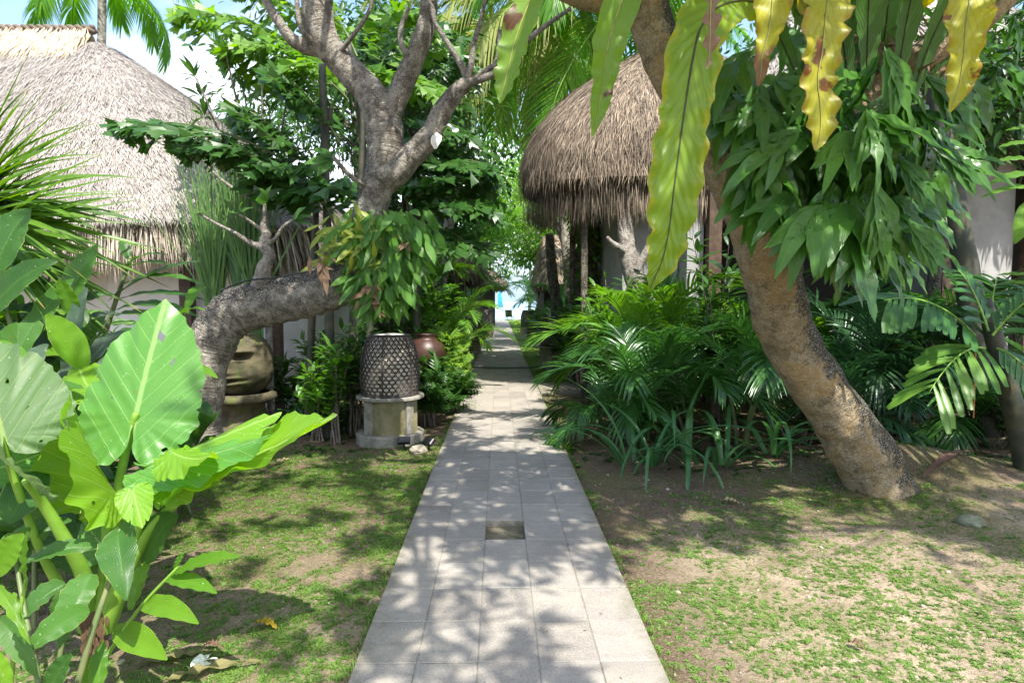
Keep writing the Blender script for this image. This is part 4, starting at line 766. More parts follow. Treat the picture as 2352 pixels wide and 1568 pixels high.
leafy('ginger_plant', 'tall ginger plant with broad dark paddle leaves at the left edge of the photo', tuple(W(30, 1000, 3.9) * [1, 1, 0]), [
    ((-20, 640, 3.8), (72, 480, 3.85), 45, fr_), ((-40, 740, 3.8), (132, 600, 3.7), 34, fr_), ((150, 700, 4.0), (225, 560, 4.1), 40, dict(nrm=(-.3, -1, .3), arch=.02)), ((60, 700, 4.1), (195, 850, 3.9), 30, sd_),
    ((120, 660, 4.1), (210, 760, 4.0), 30, fr_), ((-30, 760, 3.9), (95, 590, 4.2), 30, up_), ((20, 860, 3.7), (120, 700, 3.9), 30, fr_), ((-60, 620, 4.2), (60, 560, 4.3), 25, up_), ((60, 800, 3.8), (170, 640, 3.9), 26, fr_), ((-10, 900, 3.6), (40, 740, 3.6), 34, fr_)],
    [[(40, 1180, 3.9, 8), (60, 950, 3.9, 7), (40, 800, 3.85, 6), (-10, 640, 3.8, 5)], [(150, 1150, 4.0, 8), (160, 900, 4.0, 6), (165, 720, 4.0, 5), (170, 640, 4.05, 3)], [(80, 1150, 3.9, 7), (100, 900, 3.9, 6), (60, 780, 3.9, 4)]], 'ginger')
leafy('ginger_plant', 'ginger cane with ladder of long narrow leaves in front of the white wall', tuple(W(250, 1000, 4.9) * [1, 1, 0]), [
    ((250, 690, 4.9), (465, 600, 4.8), 22, dict(nrm=(.1, -.4, 1), arch=.07)), ((270, 660, 4.9), (470, 655, 4.7), 15, dict(nrm=(.1, -.4, 1), arch=.10)), ((265, 690, 4.9), (472, 690, 4.7), 15, dict(nrm=(.1, -.4, 1), arch=.07)),
    ((260, 715, 4.9), (458, 730, 4.7), 16, dict(nrm=(.1, -.5, 1), arch=.10)), ((250, 730, 4.9), (440, 770, 4.7), 15, dict(nrm=(.1, -.5, 1), arch=.12)), ((290, 610, 4.9), (380, 585, 4.8), 13, up_), ((285, 620, 4.9), (400, 612, 4.8), 14, up_),
    ((230, 770, 4.8), (330, 880, 4.6), 22, sd_), ((225, 760, 4.8), (120, 700, 4.7), 20, up_), ((215, 790, 4.8), (350, 770, 4.6), 20, up_), ((300, 600, 5), (275, 545, 5.1), 12, fr_)],
    [[(185, 1120, 4.9, 8), (205, 900, 4.9, 7), (240, 770, 4.9, 6), (290, 620, 4.9, 4), (300, 590, 5, 3)], [(230, 1120, 4.9, 7), (225, 900, 4.9, 6), (230, 760, 4.9, 4)]], 'ginger')
leafy('grey_leafed_shrub', 'grey green broad leafed ginger behind the elephant ear stalks', tuple(W(120, 1100, 3.7) * [1, 1, 0]), [
    ((150, 880, 3.8), (200, 660, 3.9), 22, fr_), ((180, 900, 3.7), (330, 800, 3.9), 30, up_), ((90, 930, 3.6), (210, 830, 3.8), 26, up_), ((40, 900, 3.5), (110, 790, 3.6), 28, fr_), ((110, 960, 3.5), (20, 830, 3.5), 30, sd_),
    ((200, 840, 3.9), (290, 760, 4.1), 26, up_), ((140, 820, 3.9), (60, 740, 4.0), 28, fr_), ((160, 760, 4.1), (280, 720, 4.2), 22, up_), ((210, 950, 3.7), (330, 900, 3.8), 25, sd_)],
    [[(120, 1200, 3.7, 7), (140, 1000, 3.7, 6), (150, 850, 3.8, 5)], [(170, 1200, 3.8, 6), (190, 1000, 3.8, 5), (205, 840, 3.9, 4)]], 'grey_leaf')
leafy('bright_leafed_plant', 'yellow green broad leaf lit through behind the giant elephant ear leaf', tuple(W(190, 1050, 3.6) * [1, 1, 0]), [
    ((195, 850, 3.6), (105, 722, 3.5), 34, dict(nrm=(.5, -.7, .5))), ((180, 740, 3.9), (135, 640, 3.8), 22, fr_), ((230, 900, 3.5), (120, 890, 3.4), 28, up_), ((470, 660, 4.9), (425, 722, 4.4), 14, up_), ((400, 735, 4.2), (470, 712, 4.0), 12, up_),
    ((425, 860, 3.6), (500, 868, 3.4), 14, sd_), ((90, 880, 3.4), (-10, 780, 3.4), 22, up_), ((160, 690, 4.0), (105, 655, 4.0), 22, fr_)], [[(185, 1200, 3.6, 6), (195, 1000, 3.6, 5), (195, 850, 3.6, 4)]], 'ginger_b')
leafy('foreground_ginger', 'low ginger shoot arching right with bright pointed leaves over the soil', tuple(G(205, 1560) * [1, 1, 0] + [0, 0, -.03]), [
    ((395, 1318, 2.75), (553, 1277, 2.62), 24, dict(nrm=(-.1, -.45, 1), arch=.05)), ((385, 1330, 2.75), (498, 1362, 2.6), 20, dict(nrm=(.1, -.6, .9), arch=.06)), ((322, 1388, 2.78), (456, 1432, 2.6), 26, dict(nrm=(.1, -.7, .8), arch=.08)),
    ((262, 1445, 2.8), (384, 1514, 2.6), 32, dict(nrm=(0, -.8, .7), arch=.05)), ((375, 1335, 2.8), (475, 1350, 2.9), 16, up_), ((300, 1400, 2.85), (345, 1280, 3.0), 22, sd_), ((400, 1310, 2.75), (425, 1265, 2.75), 6, fr_), ((190, 1568, 2.75), (250, 1500, 2.7), 22, fr_), ((225, 1590, 2.6), (238, 1470, 2.7), 22, fr_)],
    [[(190, 1600, 2.78, 6), (265, 1475, 2.78, 5), (330, 1385, 2.77, 4), (410, 1300, 2.75, 3)]], 'ginger_b', 'petiole')
leafy('foreground_ginger', 'drooping dull green leaves hanging on dark stems in the bottom left corner', tuple(G(130, 1560) * [1, 1, 0] + [0, 0, -.03]), [
    ((268, 1212, 2.72), (290, 1378, 2.5), 48, dict(nrm=(.1, -1, .35), a=.7)), ((212, 1318, 2.62), (135, 1490, 2.45), 42, dict(nrm=(-.1, -1, .4), a=.7)), ((205, 1400, 2.5), (58, 1500, 2.35), 34, dict(nrm=(0, -.8, .6))),
    ((150, 1340, 2.7), (30, 1440, 2.6), 36, up_), ((60, 1290, 2.7), (250, 1260, 2.8), 30, up_), ((330, 1290, 3.0), (410, 1185, 2.9), 46, dict(nrm=(-.3, -.9, .4))), ((0, 1420, 2.4), (90, 1560, 2.3), 30, fr_), ((110, 1600, 2.4), (165, 1500, 2.4), 26, fr_),
    ((20, 1200, 2.8), (110, 1080, 3.0), 44, dict(nrm=(.3, -.8, .5))), ((10, 1260, 2.9), (165, 1195, 3.0), 30, dict(nrm=(.1, -.5, .8))), ((95, 1240, 3.1), (140, 1060, 3.2), 36, fr_), ((-20, 1330, 2.6), (70, 1210, 2.8), 34, fr_), ((120, 1420, 2.6), (210, 1350, 2.6), 30, fr_), ((160, 1250, 3.1), (245, 1330, 3.2), 26, fr_)],
    [[(170, 1600, 2.5, 8), (215, 1440, 2.55, 7), (262, 1300, 2.65, 5), (275, 1215, 2.7, 3)], [(95, 1600, 2.5, 7), (60, 1420, 2.6, 6), (30, 1250, 2.75, 4)], [(120, 1600, 2.6, 6), (160, 1400, 2.65, 5), (205, 1320, 2.62, 3)]], 'ginger')
leafy('foreground_ginger', 'pale folded young leaf and torn strap leaves at the lower left edge', tuple(G(20, 1560) * [1, 1, 0] + [0, 0, -.03]), [
    ((60, 1345, 2.4), (66, 1220, 2.35), 28, dict(nrm=(-.6, -.8, .2))), ((-20, 1330, 2.3), (55, 1225, 2.3), 30, dict(nrm=(.5, -.8, .3))), ((-10, 1340, 2.2), (70, 1480, 2.1), 14, fr_), ((30, 1360, 2.2), (62, 1470, 2.15), 10, fr_), ((-30, 1500, 2.1), (30, 1590, 2.1), 20, up_), ((-30, 1180, 2.9), (60, 1140, 3), 30, up_)],
    [[(20, 1600, 2.4, 6), (40, 1440, 2.4, 5), (60, 1330, 2.4, 4)]], 'ginger_b', 'petiole')
for (bx, Y, hh, nn, sd2, lab) in ((75, 4.3, 1.95, 15, 11, 'broad leafed ginger cane under the spiky rosette'), (165, 4.5, 1.8, 15, 12, 'broad leafed ginger cane hiding the left end of the white wall'), (20, 4.6, 2.0, 15, 1, 'tall leafy ginger cane behind the paddle leaves at the left edge'), (110, 5.0, 1.75, 15, 2, 'leafy ginger cane before the shaded wall on the left'), (185, 5.2, 1.6, 14, 3, 'leafy ginger cane left of the white wall'), (60, 3.5, 1.25, 13, 4, 'short ginger cane between the old elephant ear leaves'), (330, 5.4, 1.35, 13, 5, 'ginger cane behind the giant upright leaf'), (-20, 4.0, 1.7, 14, 6, 'ginger cane at the very left edge'), (140, 3.9, 1.15, 12, 7, 'dark leafed ginger cane behind the yellow young leaf'), (400, 5.2, 1.0, 12, 8, 'low ginger cane beside the base of the bent trunk')):
    r = np.random.default_rng(sd2); b = W(bx, 700, Y); root = empty('ginger_plant', (b[0], Y, gz(b[0], Y)), lab, 'plant', 'ginger canes on the left'); g, gs = Geo(), Geo(); az = r.uniform(0, 6.28)
    for c in range(3):
        a = r.uniform(-.4, .4); h = hh * r.uniform(.75, 1.05); P = catmull([[r.normal(0, .08), r.normal(0, .08), -.05], [a * .2, -.03, h * .55], [a * .9, -.15, h]], 20); tube(gs, P, np.linspace(.014, .006, 20), 7)
        for k in range(nn):
            u = .28 + .7 * k / (nn - 1); i = min(int(u * 19), 18); sg = 1 if k % 2 else -1; d = unit(np.array([math.cos(az) * sg, math.sin(az) * sg * .6 - .15, .55 + r.normal(0, .2)]) + r.normal(0, .18, 3)); L = r.uniform(.42, .62); q = np.linspace(0, 1, 12)
            blade(g, P[i] + d * (q * L)[:, None] - np.array([0, 0, .38 * L]) * (q ** 2)[:, None], r.uniform(.06, .095) * prof_lance(np.clip(q * .96 + .03, 0, 1), .8, .85) + .001, np.array([0, -.3, 1.0]) + r.normal(0, .15, 3), .22, .008, 4, 5, r.random(), ph=r.random() * 6)
    g.build('leaves', M['ginger' if sd2 % 3 else 'ginger_b'], root); gs.build('stems', M['cane'], root)
def spiky():
    c = W(-95, 520, 4.3); root = empty('spiky_plant', (c[0], c[1], 0), 'spiky rosette of long pointed blades rising from the upper left edge', 'plant'); g = Geo()
    for i in range(135):
        a = rng.uniform(-0.5, 1.45); d = np.array([math.cos(a), rng.normal(0, .35), math.sin(a)]); d = unit(d); L = rng.uniform(.85, 1.3); s = np.linspace(0, 1, 12)
        o = c + np.array([0, 0, rng.uniform(-.25, .25)]); dr = rng.uniform(.0, .28)
        P = o + d * (s * L)[:, None] - np.array([0, 0, 1]) * (dr * L * s ** 2.2)[:, None]
        blade(g, P, rng.uniform(.022, .042) * np.interp(s, [0, .15, .6, 1], [.8, 1, .75, .02]), (-d[2], -.9, d[0] + .2), .5, 0, 1, 5, np.clip(rng.normal(.5, .25), 0, 1))
    gbuild(g, 'blades', M['pandan'], root); s = Geo(); tube(s, [[c[0], c[1], -.1], [c[0] - .05, c[1], 1.2], [c[0], c[1], c[2] + .1]], .09, 12, .4, .15); gbuild(s, 'stem', M['bark_d'], root)
spiky()
def reeds():
    root = empty('reed_clump', W(530, 1020, 9.1) * [1, 1, 0], 'tall clump of thin upright reeds fanning out in front of the thatched house', 'reeds'); g = Geo()
    for i in range(330):
        x0 = rng.choice([492, 560, 585], p=[.5, .3, .2]) + rng.normal(0, 10); b = W(x0, 690, 9.1 + rng.normal(0, .06)); b0 = b.copy(); b0[2] = 0
        hgt = rng.uniform(.9, 2.4) if rng.random() < .85 else rng.uniform(2.4, 3.3); lean = rng.normal(-.03, .16) * (1 if hgt < 2 else .8)
        tip = b + np.array([lean * hgt, rng.normal(0, .12) * hgt, hgt]); s = np.linspace(0, 1, 8)[:, None]
        P = np.vstack([b0, b + (tip - b) * s + np.array([lean * .35, 0, 0]) * s ** 2 * hgt * .5]); n = len(P)
        blade(g, P, rng.uniform(.009, .016) * np.interp(np.arange(n) / (n - 1), [0, .3, 1], [1, 1, .12]), (0.2, -1, 0), .3, 0, 1, 3, rng.random())
    gbuild(g, 'blades', M['reed'], root)
    for px in (492, 560, 588):
        s = Geo(); b = W(px, 690, 9.12)
        for k in range(9): tube(s, [[b[0] + rng.normal(0, .03), b[1] + rng.normal(0, .03), -.05], [b[0] + rng.normal(0, .02), b[1], .8], [b[0] + rng.normal(0, .05), b[1], b[2] + .35]], .014, 6)
        gbuild(s, 'stem_bundle', M['petiole'], root)
reeds()

# ------------------------------------------------------------------ fishtail palms
def fishtail_t():
    g = Geo(); V = np.array([[0, 0, 0], [-.10, .40, .02], [-.30, .92, -.05], [-.17, .90, -.03], [-.10, 1.02, -.04], [0.02, .95, -.05], [.12, 1.08, -.06], [.17, .98, -.06], [.30, 1.2, -.10], [.16, .45, .02], [0.02, .45, .03]])
    g.add(V, [[0, 1, 10, 9], [1, 2, 3, 10], [10, 3, 4, 5], [10, 5, 6, 7], [9, 10, 7, 8]], np.stack([V[:, 0] + .5, V[:, 1] / 1.2], -1)); return g.arrays()
FT = fishtail_t()
def fishtail_frond(g, gs, base, tip, arch=.15, nP=9, LP=.75, ll=.16, seed=0, hang=.5, face=None):
    s = np.linspace(0, 1, 24); L = np.linalg.norm(tip - base); P = base + (tip - base) * s[:, None] + np.array([0, 0, 1.0]) * (arch * L * 4 * s * (1 - s))[:, None]
    tube(gs, P, np.linspace(.018, .006, 24), 6); T = unit(np.gradient(P, axis=0)); pos, D, UP, SC = [], [], [], []
    sd = unit(np.cross(T[12], [0, 0, 1.0])) if face is None else np.asarray(face)
    for k in range(nP):
        u = 0.2 + 0.78 * k / (nP - 1); i = int(u * 23)
        for sg in (-1, 1):
            d = unit(T[i] * .75 + sg * sd * .9 + np.array([0, 0, -.15 - hang * .3])); l = LP * math.sin(math.pi * (u * .75 + .2)) * rng.uniform(.75, 1.1); q = np.linspace(0.14, 1, 8)
            pp = P[i] + d * (q * l)[:, None] - np.array([0, 0, hang * .3]) * (q ** 2 * l)[:, None]; tube(gs, pp, .005, 4, cap=False); t2 = unit(np.cross(d, np.cross(sd * sg, d) + 1e-3))
            for j in range(len(q)):
                for s2 in ((-1, 1) if j < len(q) - 1 else (0,)):
                    pos.append(pp[j]); D.append(d * .75 + s2 * unit(np.cross(d, [0, -.6, .8])) * .8 + np.array([0, 0, -hang * .35]) + rng.normal(0, .18, 3)); UP.append(np.array([0, -.85, .55]) + rng.normal(0, .4, 3)); SC.append(ll * rng.uniform(.7, 1.25))
    inst(g, FT, np.array(pos), np.array(D), np.array(UP), np.array(SC))
def fishtail_palm(label, loc, fr, mat, canes, group='fishtail palms', ll=.16, LP=.75, nP=9):
    root = empty('fishtail_palm', loc, label, 'palm', group)
    for (b, t, a) in fr:
        g, gs = Geo(), Geo(); fishtail_frond(g, gs, W(*b), W(*t), a, nP, LP, ll); o = gbuild(gs, 'frond', M['cane'], root); gbuild(g, 'leaflets', M[mat], o)
    for rows in canes:
        g = Geo(); P, r = px_path(rows, 24); tube(g, P, r, 10, .5, .05); gbuild(g, 'cane', M['cane_d'], root)
fishtail_palm('dark fishtail palm spreading ragged fronds over the left thatched roof', W(760, 1000, 8.2) * [1, 1, 0], [((740, 430, 8.1), (290, 285, 7.7), .12), ((745, 470, 8.1), (430, 330, 7.8), .16), ((750, 430, 8.2), (560, 250, 8.0), .1), ((760, 480, 8.2), (600, 380, 7.7), .2), ((780, 330, 8.3), (660, 180, 8.3), .1), ((770, 520, 8.2), (690, 420, 7.6), .2)],
              'fish', [[(758, 1020, 8.2, 12), (756, 700, 8.2, 10), (748, 400, 8.2, 9), (740, 150, 8.2, 8)], [(705, 1020, 8.3, 9), (718, 700, 8.3, 8), (730, 420, 8.3, 7), (760, 250, 8.3, 6)], [(800, 1020, 8.4, 9), (812, 700, 8.4, 8), (828, 420, 8.4, 7), (835, 200, 8.4, 6)]], ll=.215)
fishtail_palm('sunny fishtail palm crown behind the fork of the grey frangipani', W(850, 900, 9.4) * [1, 1, 0], [((790, 190, 9.4), (420, 30, 9.0), .12), ((790, 180, 9.4), (520, 110, 8.8), .12), ((800, 150, 9.5), (560, -40, 9.4), .12), ((800, 230, 9.4), (640, 150, 8.8), .15), ((820, 130, 9.6), (700, -60, 9.6), .1), ((860, 180, 9.5), (960, 40, 9.2), .1), ((850, 240, 9.4), (930, 170, 8.8), .2)],
              'fish_l', [[(850, 980, 9.5, 10), (846, 600, 9.5, 9), (830, 300, 9.5, 8), (800, 100, 9.5, 7)]], ll=.22, LP=.9)
fishtail_palm('fishtail palm filling the gap right of the grey trunk', W(980, 900, 11.0) * [1, 1, 0], [((960, 520, 11), (1080, 400, 10.5), .15), ((960, 500, 11), (1110, 470, 10.3), .15), ((950, 480, 11), (1010, 340, 10.6), .1), ((950, 470, 11), (880, 330, 10.7), .1), ((955, 560, 11), (1070, 560, 10.2), .2), ((950, 520, 11), (900, 420, 10.3), .2), ((950, 400, 11.2), (1000, 200, 10.8), .1), ((940, 300, 11.2), (890, 150, 10.8), .1), ((950, 300, 11.2), (1060, 300, 10.6), .15), ((945, 250, 11.2), (1040, 120, 10.8), .1), ((940, 220, 11.2), (860, 70, 11), .1), ((955, 420, 11), (1120, 380, 10.4), .15), ((945, 200, 11.2), (960, 50, 11), .1)],
              'fish', [[(960, 880, 11, 9), (956, 600, 11, 8), (950, 400, 11, 7), (930, 200, 11.2, 6)], [(930, 880, 11.2, 8), (925, 600, 11.2, 7), (935, 300, 11.2, 6)]], ll=.215, LP=.95)

# ------------------------------------------------------------------ feather palms
def pinnate(L=1.3, n=34, ll=.42, lw=.016, e0=1.0, e1=-.7, ang=.95, vee=.35, droop=.25, seed=0, nl=5, start=.2, tipang=.35):
    r = np.random.default_rng(seed); g = Geo(); N = 40; s = np.linspace(0, 1, N); e = e0 + (e1 - e0) * s ** 1.25
    P = np.concatenate([[np.zeros(3)], np.cumsum(np.stack([0 * e, np.cos(e), np.sin(e)], -1) * (L / N), axis=0)])[:N]; P[:, 0] += 0.04 * L * np.sin(2 * s + r.random() * 6) * s
    T = unit(np.gradient(P, axis=0)); X = np.array([1., 0, 0]); st = Geo(); tube(g, P, np.linspace(.013, .003, N) * (L / 1.3), 6, .9)
    for k in range(n):
        u = start + (1 - start) * k / (n - 1); f = u * (N - 1); i = int(min(f, N - 2)); p = P[i] + (P[i + 1] - P[i]) * (f - i); t = T[i]; nz = np.cross(X, t)
        a = ang * (1 - u) + tipang * u; l = ll * (np.sin(np.pi * np.clip(.12 + .80 * (u - start) / (1 - start), 0, 1)) ** .6)
        for sg in (-1, 1):
            d = unit(t * math.cos(a) + X * sg * math.sin(a) + nz * vee * r.uniform(.6, 1.3) + r.normal(0, .05, 3)); q = np.linspace(0, 1, nl)
            Q = p + d * (q * l * r.uniform(.9, 1.08))[:, None] - np.array([0, 0, 1]) * (droop * l * q ** 2 * r.uniform(.7, 1.3))[:, None]
            blade(g, Q, lw * np.interp(q, [0, .25, .65, 1], [.45, 1, .8, .06]), nz, .35, 0, 1, 3, np.clip(.5 + r.normal(0, .25), 0, 1))
    return g
FR = {}
for mk in ('palm', 'palm_l', 'palm_d'):
    FR[mk] = [pinnate(1.3, 25, .47, .0165, 1.15, -.85, seed=1, vee=.25, droop=.35, nl=6).mesh('areca_frond', M[mk]), pinnate(1.45, 28, .50, .0165, 1.3, -.5, seed=2, vee=.4, droop=.4, nl=6).mesh('areca_frond', M[mk]), pinnate(1.1, 23, .42, .016, .9, -1.1, seed=3, vee=.15, droop=.45, nl=6).mesh('areca_frond', M[mk])]
FR['dead'] = [pinnate(1.1, 22, .40, .014, .3, -1.4, seed=9, vee=.1, droop=.6).mesh('dead_frond', M['fern_d'])]
FR['coco'] = [pinnate(3.8, 70, .85, .024, .7, -1.1, 1.1, .1, .55, 4).mesh('coconut_frond', M['coco']), pinnate(3.6, 66, .80, .022, .9, -.8, 1.1, .25, .45, 5).mesh('coconut_frond', M['coco'])]
FR['coco_y'] = [pinnate(3.8, 60, .85, .022, .5, -1.3, 1.0, .0, .7, 6).mesh('coconut_frond', M['coco_y'])]
def palm(label, x, y, h, nf, mk, sc=1.0, group='feather palms along the beds', canes=3, lean=None, seed=0, stem_r=.022, zb=None, name='areca_palm', spread=(.0, 6.283), smat='cane', cat='palm', tilt=(-.25, .45)):
    r = np.random.default_rng(seed + 100); zb = gz(x, y) if zb is None else zb; root = empty(name, (x, y, zb), label, cat, group); tops = []
    for c in range(canes):
        a = r.uniform(0, 6.28); d = (.12 + .10 * h) * (0.4 if canes == 1 else 1); top = np.array([math.cos(a) * d, math.sin(a) * d, h * r.uniform(.8, 1.1)])
        if lean is not None: top = np.array([lean[0], lean[1], h])
        st = np.array([math.cos(a), math.sin(a), 0]) * .06 * (canes > 1) + [0, 0, -.05]; g = Geo(); P = catmull([st, (st + top) / 2 + [-(top[0]) * .15, -(top[1]) * .15, 0], top], 16); tube(g, P, np.linspace(stem_r * 1.25, stem_r * .85, 16), 10, .5, .05)
        g.build('stem', M[smat], root); tops.append(top)
    for k in range(nf):
        me = FR[mk][int(r.integers(len(FR[mk])))]; me = FR['dead'][0] if (name == 'areca_palm' and x > 1.5 and y < 9 and k == nf - 1 and r.random() < .5) else me; o = link(bpy.data.objects.new('frond', me), root); tp = tops[k % len(tops)]
        az = spread[0] + (spread[1] - spread[0]) * ((k + r.uniform(-.3, .3)) / nf); ti = r.uniform(*tilt); s = sc * r.uniform(.8, 1.12)
        o.location = tp + np.array([0, 0, r.uniform(-.06, .04)]); o.rotation_euler = (ti, r.normal(0, .12), az); o.scale = (s, s, s)
    return root
PG = 'feather palms in the right hand bed'
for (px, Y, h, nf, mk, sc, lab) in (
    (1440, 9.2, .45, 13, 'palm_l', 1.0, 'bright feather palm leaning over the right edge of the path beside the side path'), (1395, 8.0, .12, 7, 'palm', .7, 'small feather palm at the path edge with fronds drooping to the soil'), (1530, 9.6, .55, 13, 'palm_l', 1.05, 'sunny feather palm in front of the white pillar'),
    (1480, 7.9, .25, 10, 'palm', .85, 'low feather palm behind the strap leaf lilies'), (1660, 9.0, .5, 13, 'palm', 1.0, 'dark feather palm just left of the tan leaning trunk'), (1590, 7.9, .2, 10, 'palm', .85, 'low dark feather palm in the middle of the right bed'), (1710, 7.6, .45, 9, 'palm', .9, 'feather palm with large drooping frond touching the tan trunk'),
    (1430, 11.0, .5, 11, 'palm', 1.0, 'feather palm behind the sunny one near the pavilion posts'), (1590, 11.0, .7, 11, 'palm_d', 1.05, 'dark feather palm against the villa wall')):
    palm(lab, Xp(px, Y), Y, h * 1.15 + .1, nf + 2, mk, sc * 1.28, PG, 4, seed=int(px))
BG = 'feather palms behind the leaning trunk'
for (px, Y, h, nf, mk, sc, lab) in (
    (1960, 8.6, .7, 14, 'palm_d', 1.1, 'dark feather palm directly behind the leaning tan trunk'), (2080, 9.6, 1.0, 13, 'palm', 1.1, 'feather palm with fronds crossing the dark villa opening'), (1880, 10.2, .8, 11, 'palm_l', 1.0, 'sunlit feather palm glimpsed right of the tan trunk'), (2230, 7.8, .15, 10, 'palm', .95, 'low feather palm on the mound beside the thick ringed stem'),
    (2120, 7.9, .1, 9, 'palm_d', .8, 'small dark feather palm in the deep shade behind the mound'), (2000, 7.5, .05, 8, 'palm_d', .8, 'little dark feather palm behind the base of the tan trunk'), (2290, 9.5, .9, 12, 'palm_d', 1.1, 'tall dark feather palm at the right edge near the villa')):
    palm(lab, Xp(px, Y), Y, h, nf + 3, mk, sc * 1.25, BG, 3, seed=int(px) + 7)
LG = 'feather palms on the left of the path'
for (px, Y, h, nf, mk, sc, lab) in (
    (1035, 12.5, .9, 11, 'palm_l', 1.05, 'golden green feather palm on the left behind the terracotta jar'), (1045, 15.5, 1.1, 11, 'palm_l', 1.1, 'feather palm on the left just before the side path'), (1010, 17, 2.4, 12, 'palm_l', 1.3, 'tall sunlit feather palm on the left behind the fern draped trunk'), (1045, 22, 2.6, 11, 'palm_l', 1.5, 'slim feather palm under the round left eave'), (1090, 30, 2.0, 11, 'palm', 1.6, 'far feather palm on the left near the pointed lantern'),
    (1238, 33, 1.4, 11, 'palm', 1.6, 'far feather palm right of the path near the sea'), (1285, 24, 1.6, 11, 'palm', 1.3, 'feather palm on the right behind the second lantern'), (1275, 20, .6, 9, 'palm', 1.1, 'low feather palm right of the path across from the left eave'), (1225, 42, 2.0, 10, 'palm_l', 1.8, 'yellowish palm far right close to the sea')):
    palm(lab, Xp(px, Y), Y, h, nf, mk, sc, LG if px < 1150 else 'far feather palms on the right', 2, seed=int(px) + 21)
def coco(label, px, py, Y, nf, mk, lean, seed, sp=(0, 6.283), ti=(-.7, .35), sc=1.0):
    top = W(px, py, Y); x, y = top[0] - lean[0], Y - lean[1]
    palm(label, x, y, top[2], nf, mk, sc, 'coconut palms', 1, lean, seed, .13, 0, 'coconut_palm', sp, 'bark_g', tilt=ti)
def big_fronds():
    Y = 13.9; root = empty('coconut_palm', (Xp(1640, 14.3), 14.3, 0), 'coconut palm whose bright green fronds arch over the path beside the brown pavilion', 'palm', 'coconut palms'); g = Geo(); tp = W(1610, -170, 14.2); tube(g, catmull([[Xp(1640, 14.3), 14.3, -.1], [Xp(1650, 14.3), 14.3, 4], tp], 30), np.linspace(.17, .11, 30), 14, .5, .06); gbuild(g, 'trunk', M['bark_g'], root)
    for rows, mk, ll, hang, n in (([(1610, -170, 14.1), (1480, -60, 13.9), (1370, 60, 13.6), (1290, 190, 13.4), (1250, 320, 13.3)], 'coco', 1.35, .25, 62), ([(1610, -160, 14.2), (1500, 20, 14), (1400, 150, 13.9), (1310, 270, 13.8), (1265, 410, 13.7)], 'coco', 1.1, .5, 56), ([(1600, -180, 14.1), (1420, -130, 13.6), (1260, -50, 13.2), (1130, 60, 13), (1060, 200, 13)], 'coco_y', 1.25, .75, 60),
        ([(1600, -170, 14.3), (1450, -120, 14.6), (1290, -10, 14.8), (1180, 130, 15), (1140, 280, 15.1)], 'coco', 1.3, .6, 60), ([(1600, -190, 14.2), (1430, -200, 14.2), (1230, -120, 14), (1060, -10, 14), (985, 90, 14)], 'coco_y', 1.2, .85, 56), ([(1615, -170, 14.1), (1560, 0, 13.8), (1500, 120, 13.6), (1450, 230, 13.5)], 'coco', 1.1, .3, 46), ([(1620, -180, 14.2), (1750, -120, 14), (1880, 0, 14), (1960, 150, 14)], 'coco', 1.2, .5, 46), ([(1610, -180, 14.3), (1650, -260, 15), (1640, -320, 16.5), (1600, -300, 18)], 'coco', 1.2, .4, 40)):
        P = catmull([W(*q) for q in rows], 40); T = unit(np.gradient(P, axis=0)); g, gs = Geo(), Geo(); tube(gs, P, np.linspace(.035, .008, 40), 6)
        for k in range(n):
            u = .12 + .88 * k / (n - 1); f = u * 38.99; i = int(f); p = P[i] + (P[i + 1] - P[i]) * (f - i); t = T[i]; X = unit(np.cross(t, [0, -.45, .9])); l = ll * math.sin(math.pi * min(1, .15 + .78 * u)) ** .5
            for sg in (-1, 1):
                d = unit(t * (.55 + .5 * u) + X * sg * .85 + np.array([0, -.08, .1]) + rng.normal(0, .04, 3)); q = np.linspace(0, 1, 6); Q = p + d * (q * l * rng.uniform(.9, 1.08))[:, None] - np.array([0, 0, 1]) * (hang * l * q ** 2 * rng.uniform(.8, 1.2))[:, None]
                blade(g, Q, .027 * np.interp(q, [0, .25, .65, 1], [.45, 1, .8, .06]), np.cross(X, t) + np.array([0, -.3, .3]), .3, 0, 1, 3, np.clip(.5 + rng.normal(0, .25), 0, 1))
        o = gbuild(gs, 'frond', M['petiole'], root); gbuild(g, 'leaflets', M[mk], o)
big_fronds()
coco('coconut palm with huge arching green fronds above the brown pavilion', 1335, 0, 14.6, 28, 'coco', (-1.9, .3), 3)
coco('coconut palm with pale yellowing drooping fronds behind the grey fork', 1130, 60, 17.0, 24, 'coco_y', (1.6, .3), 5)
coco('coconut palm showing feathery tips above the left roof ridge', 235, -70, 19, 14, 'coco', (.3, .2), 8, sc=.95)
coco('coconut palm with green fronds drooping over the middle of the path', 1235, 130, 21, 22, 'coco', (-1.2, .3), 17)
coco('distant coconut palm rising behind the right hand trees', 1560, 60, 25, 14, 'coco', (.4, .2), 13)
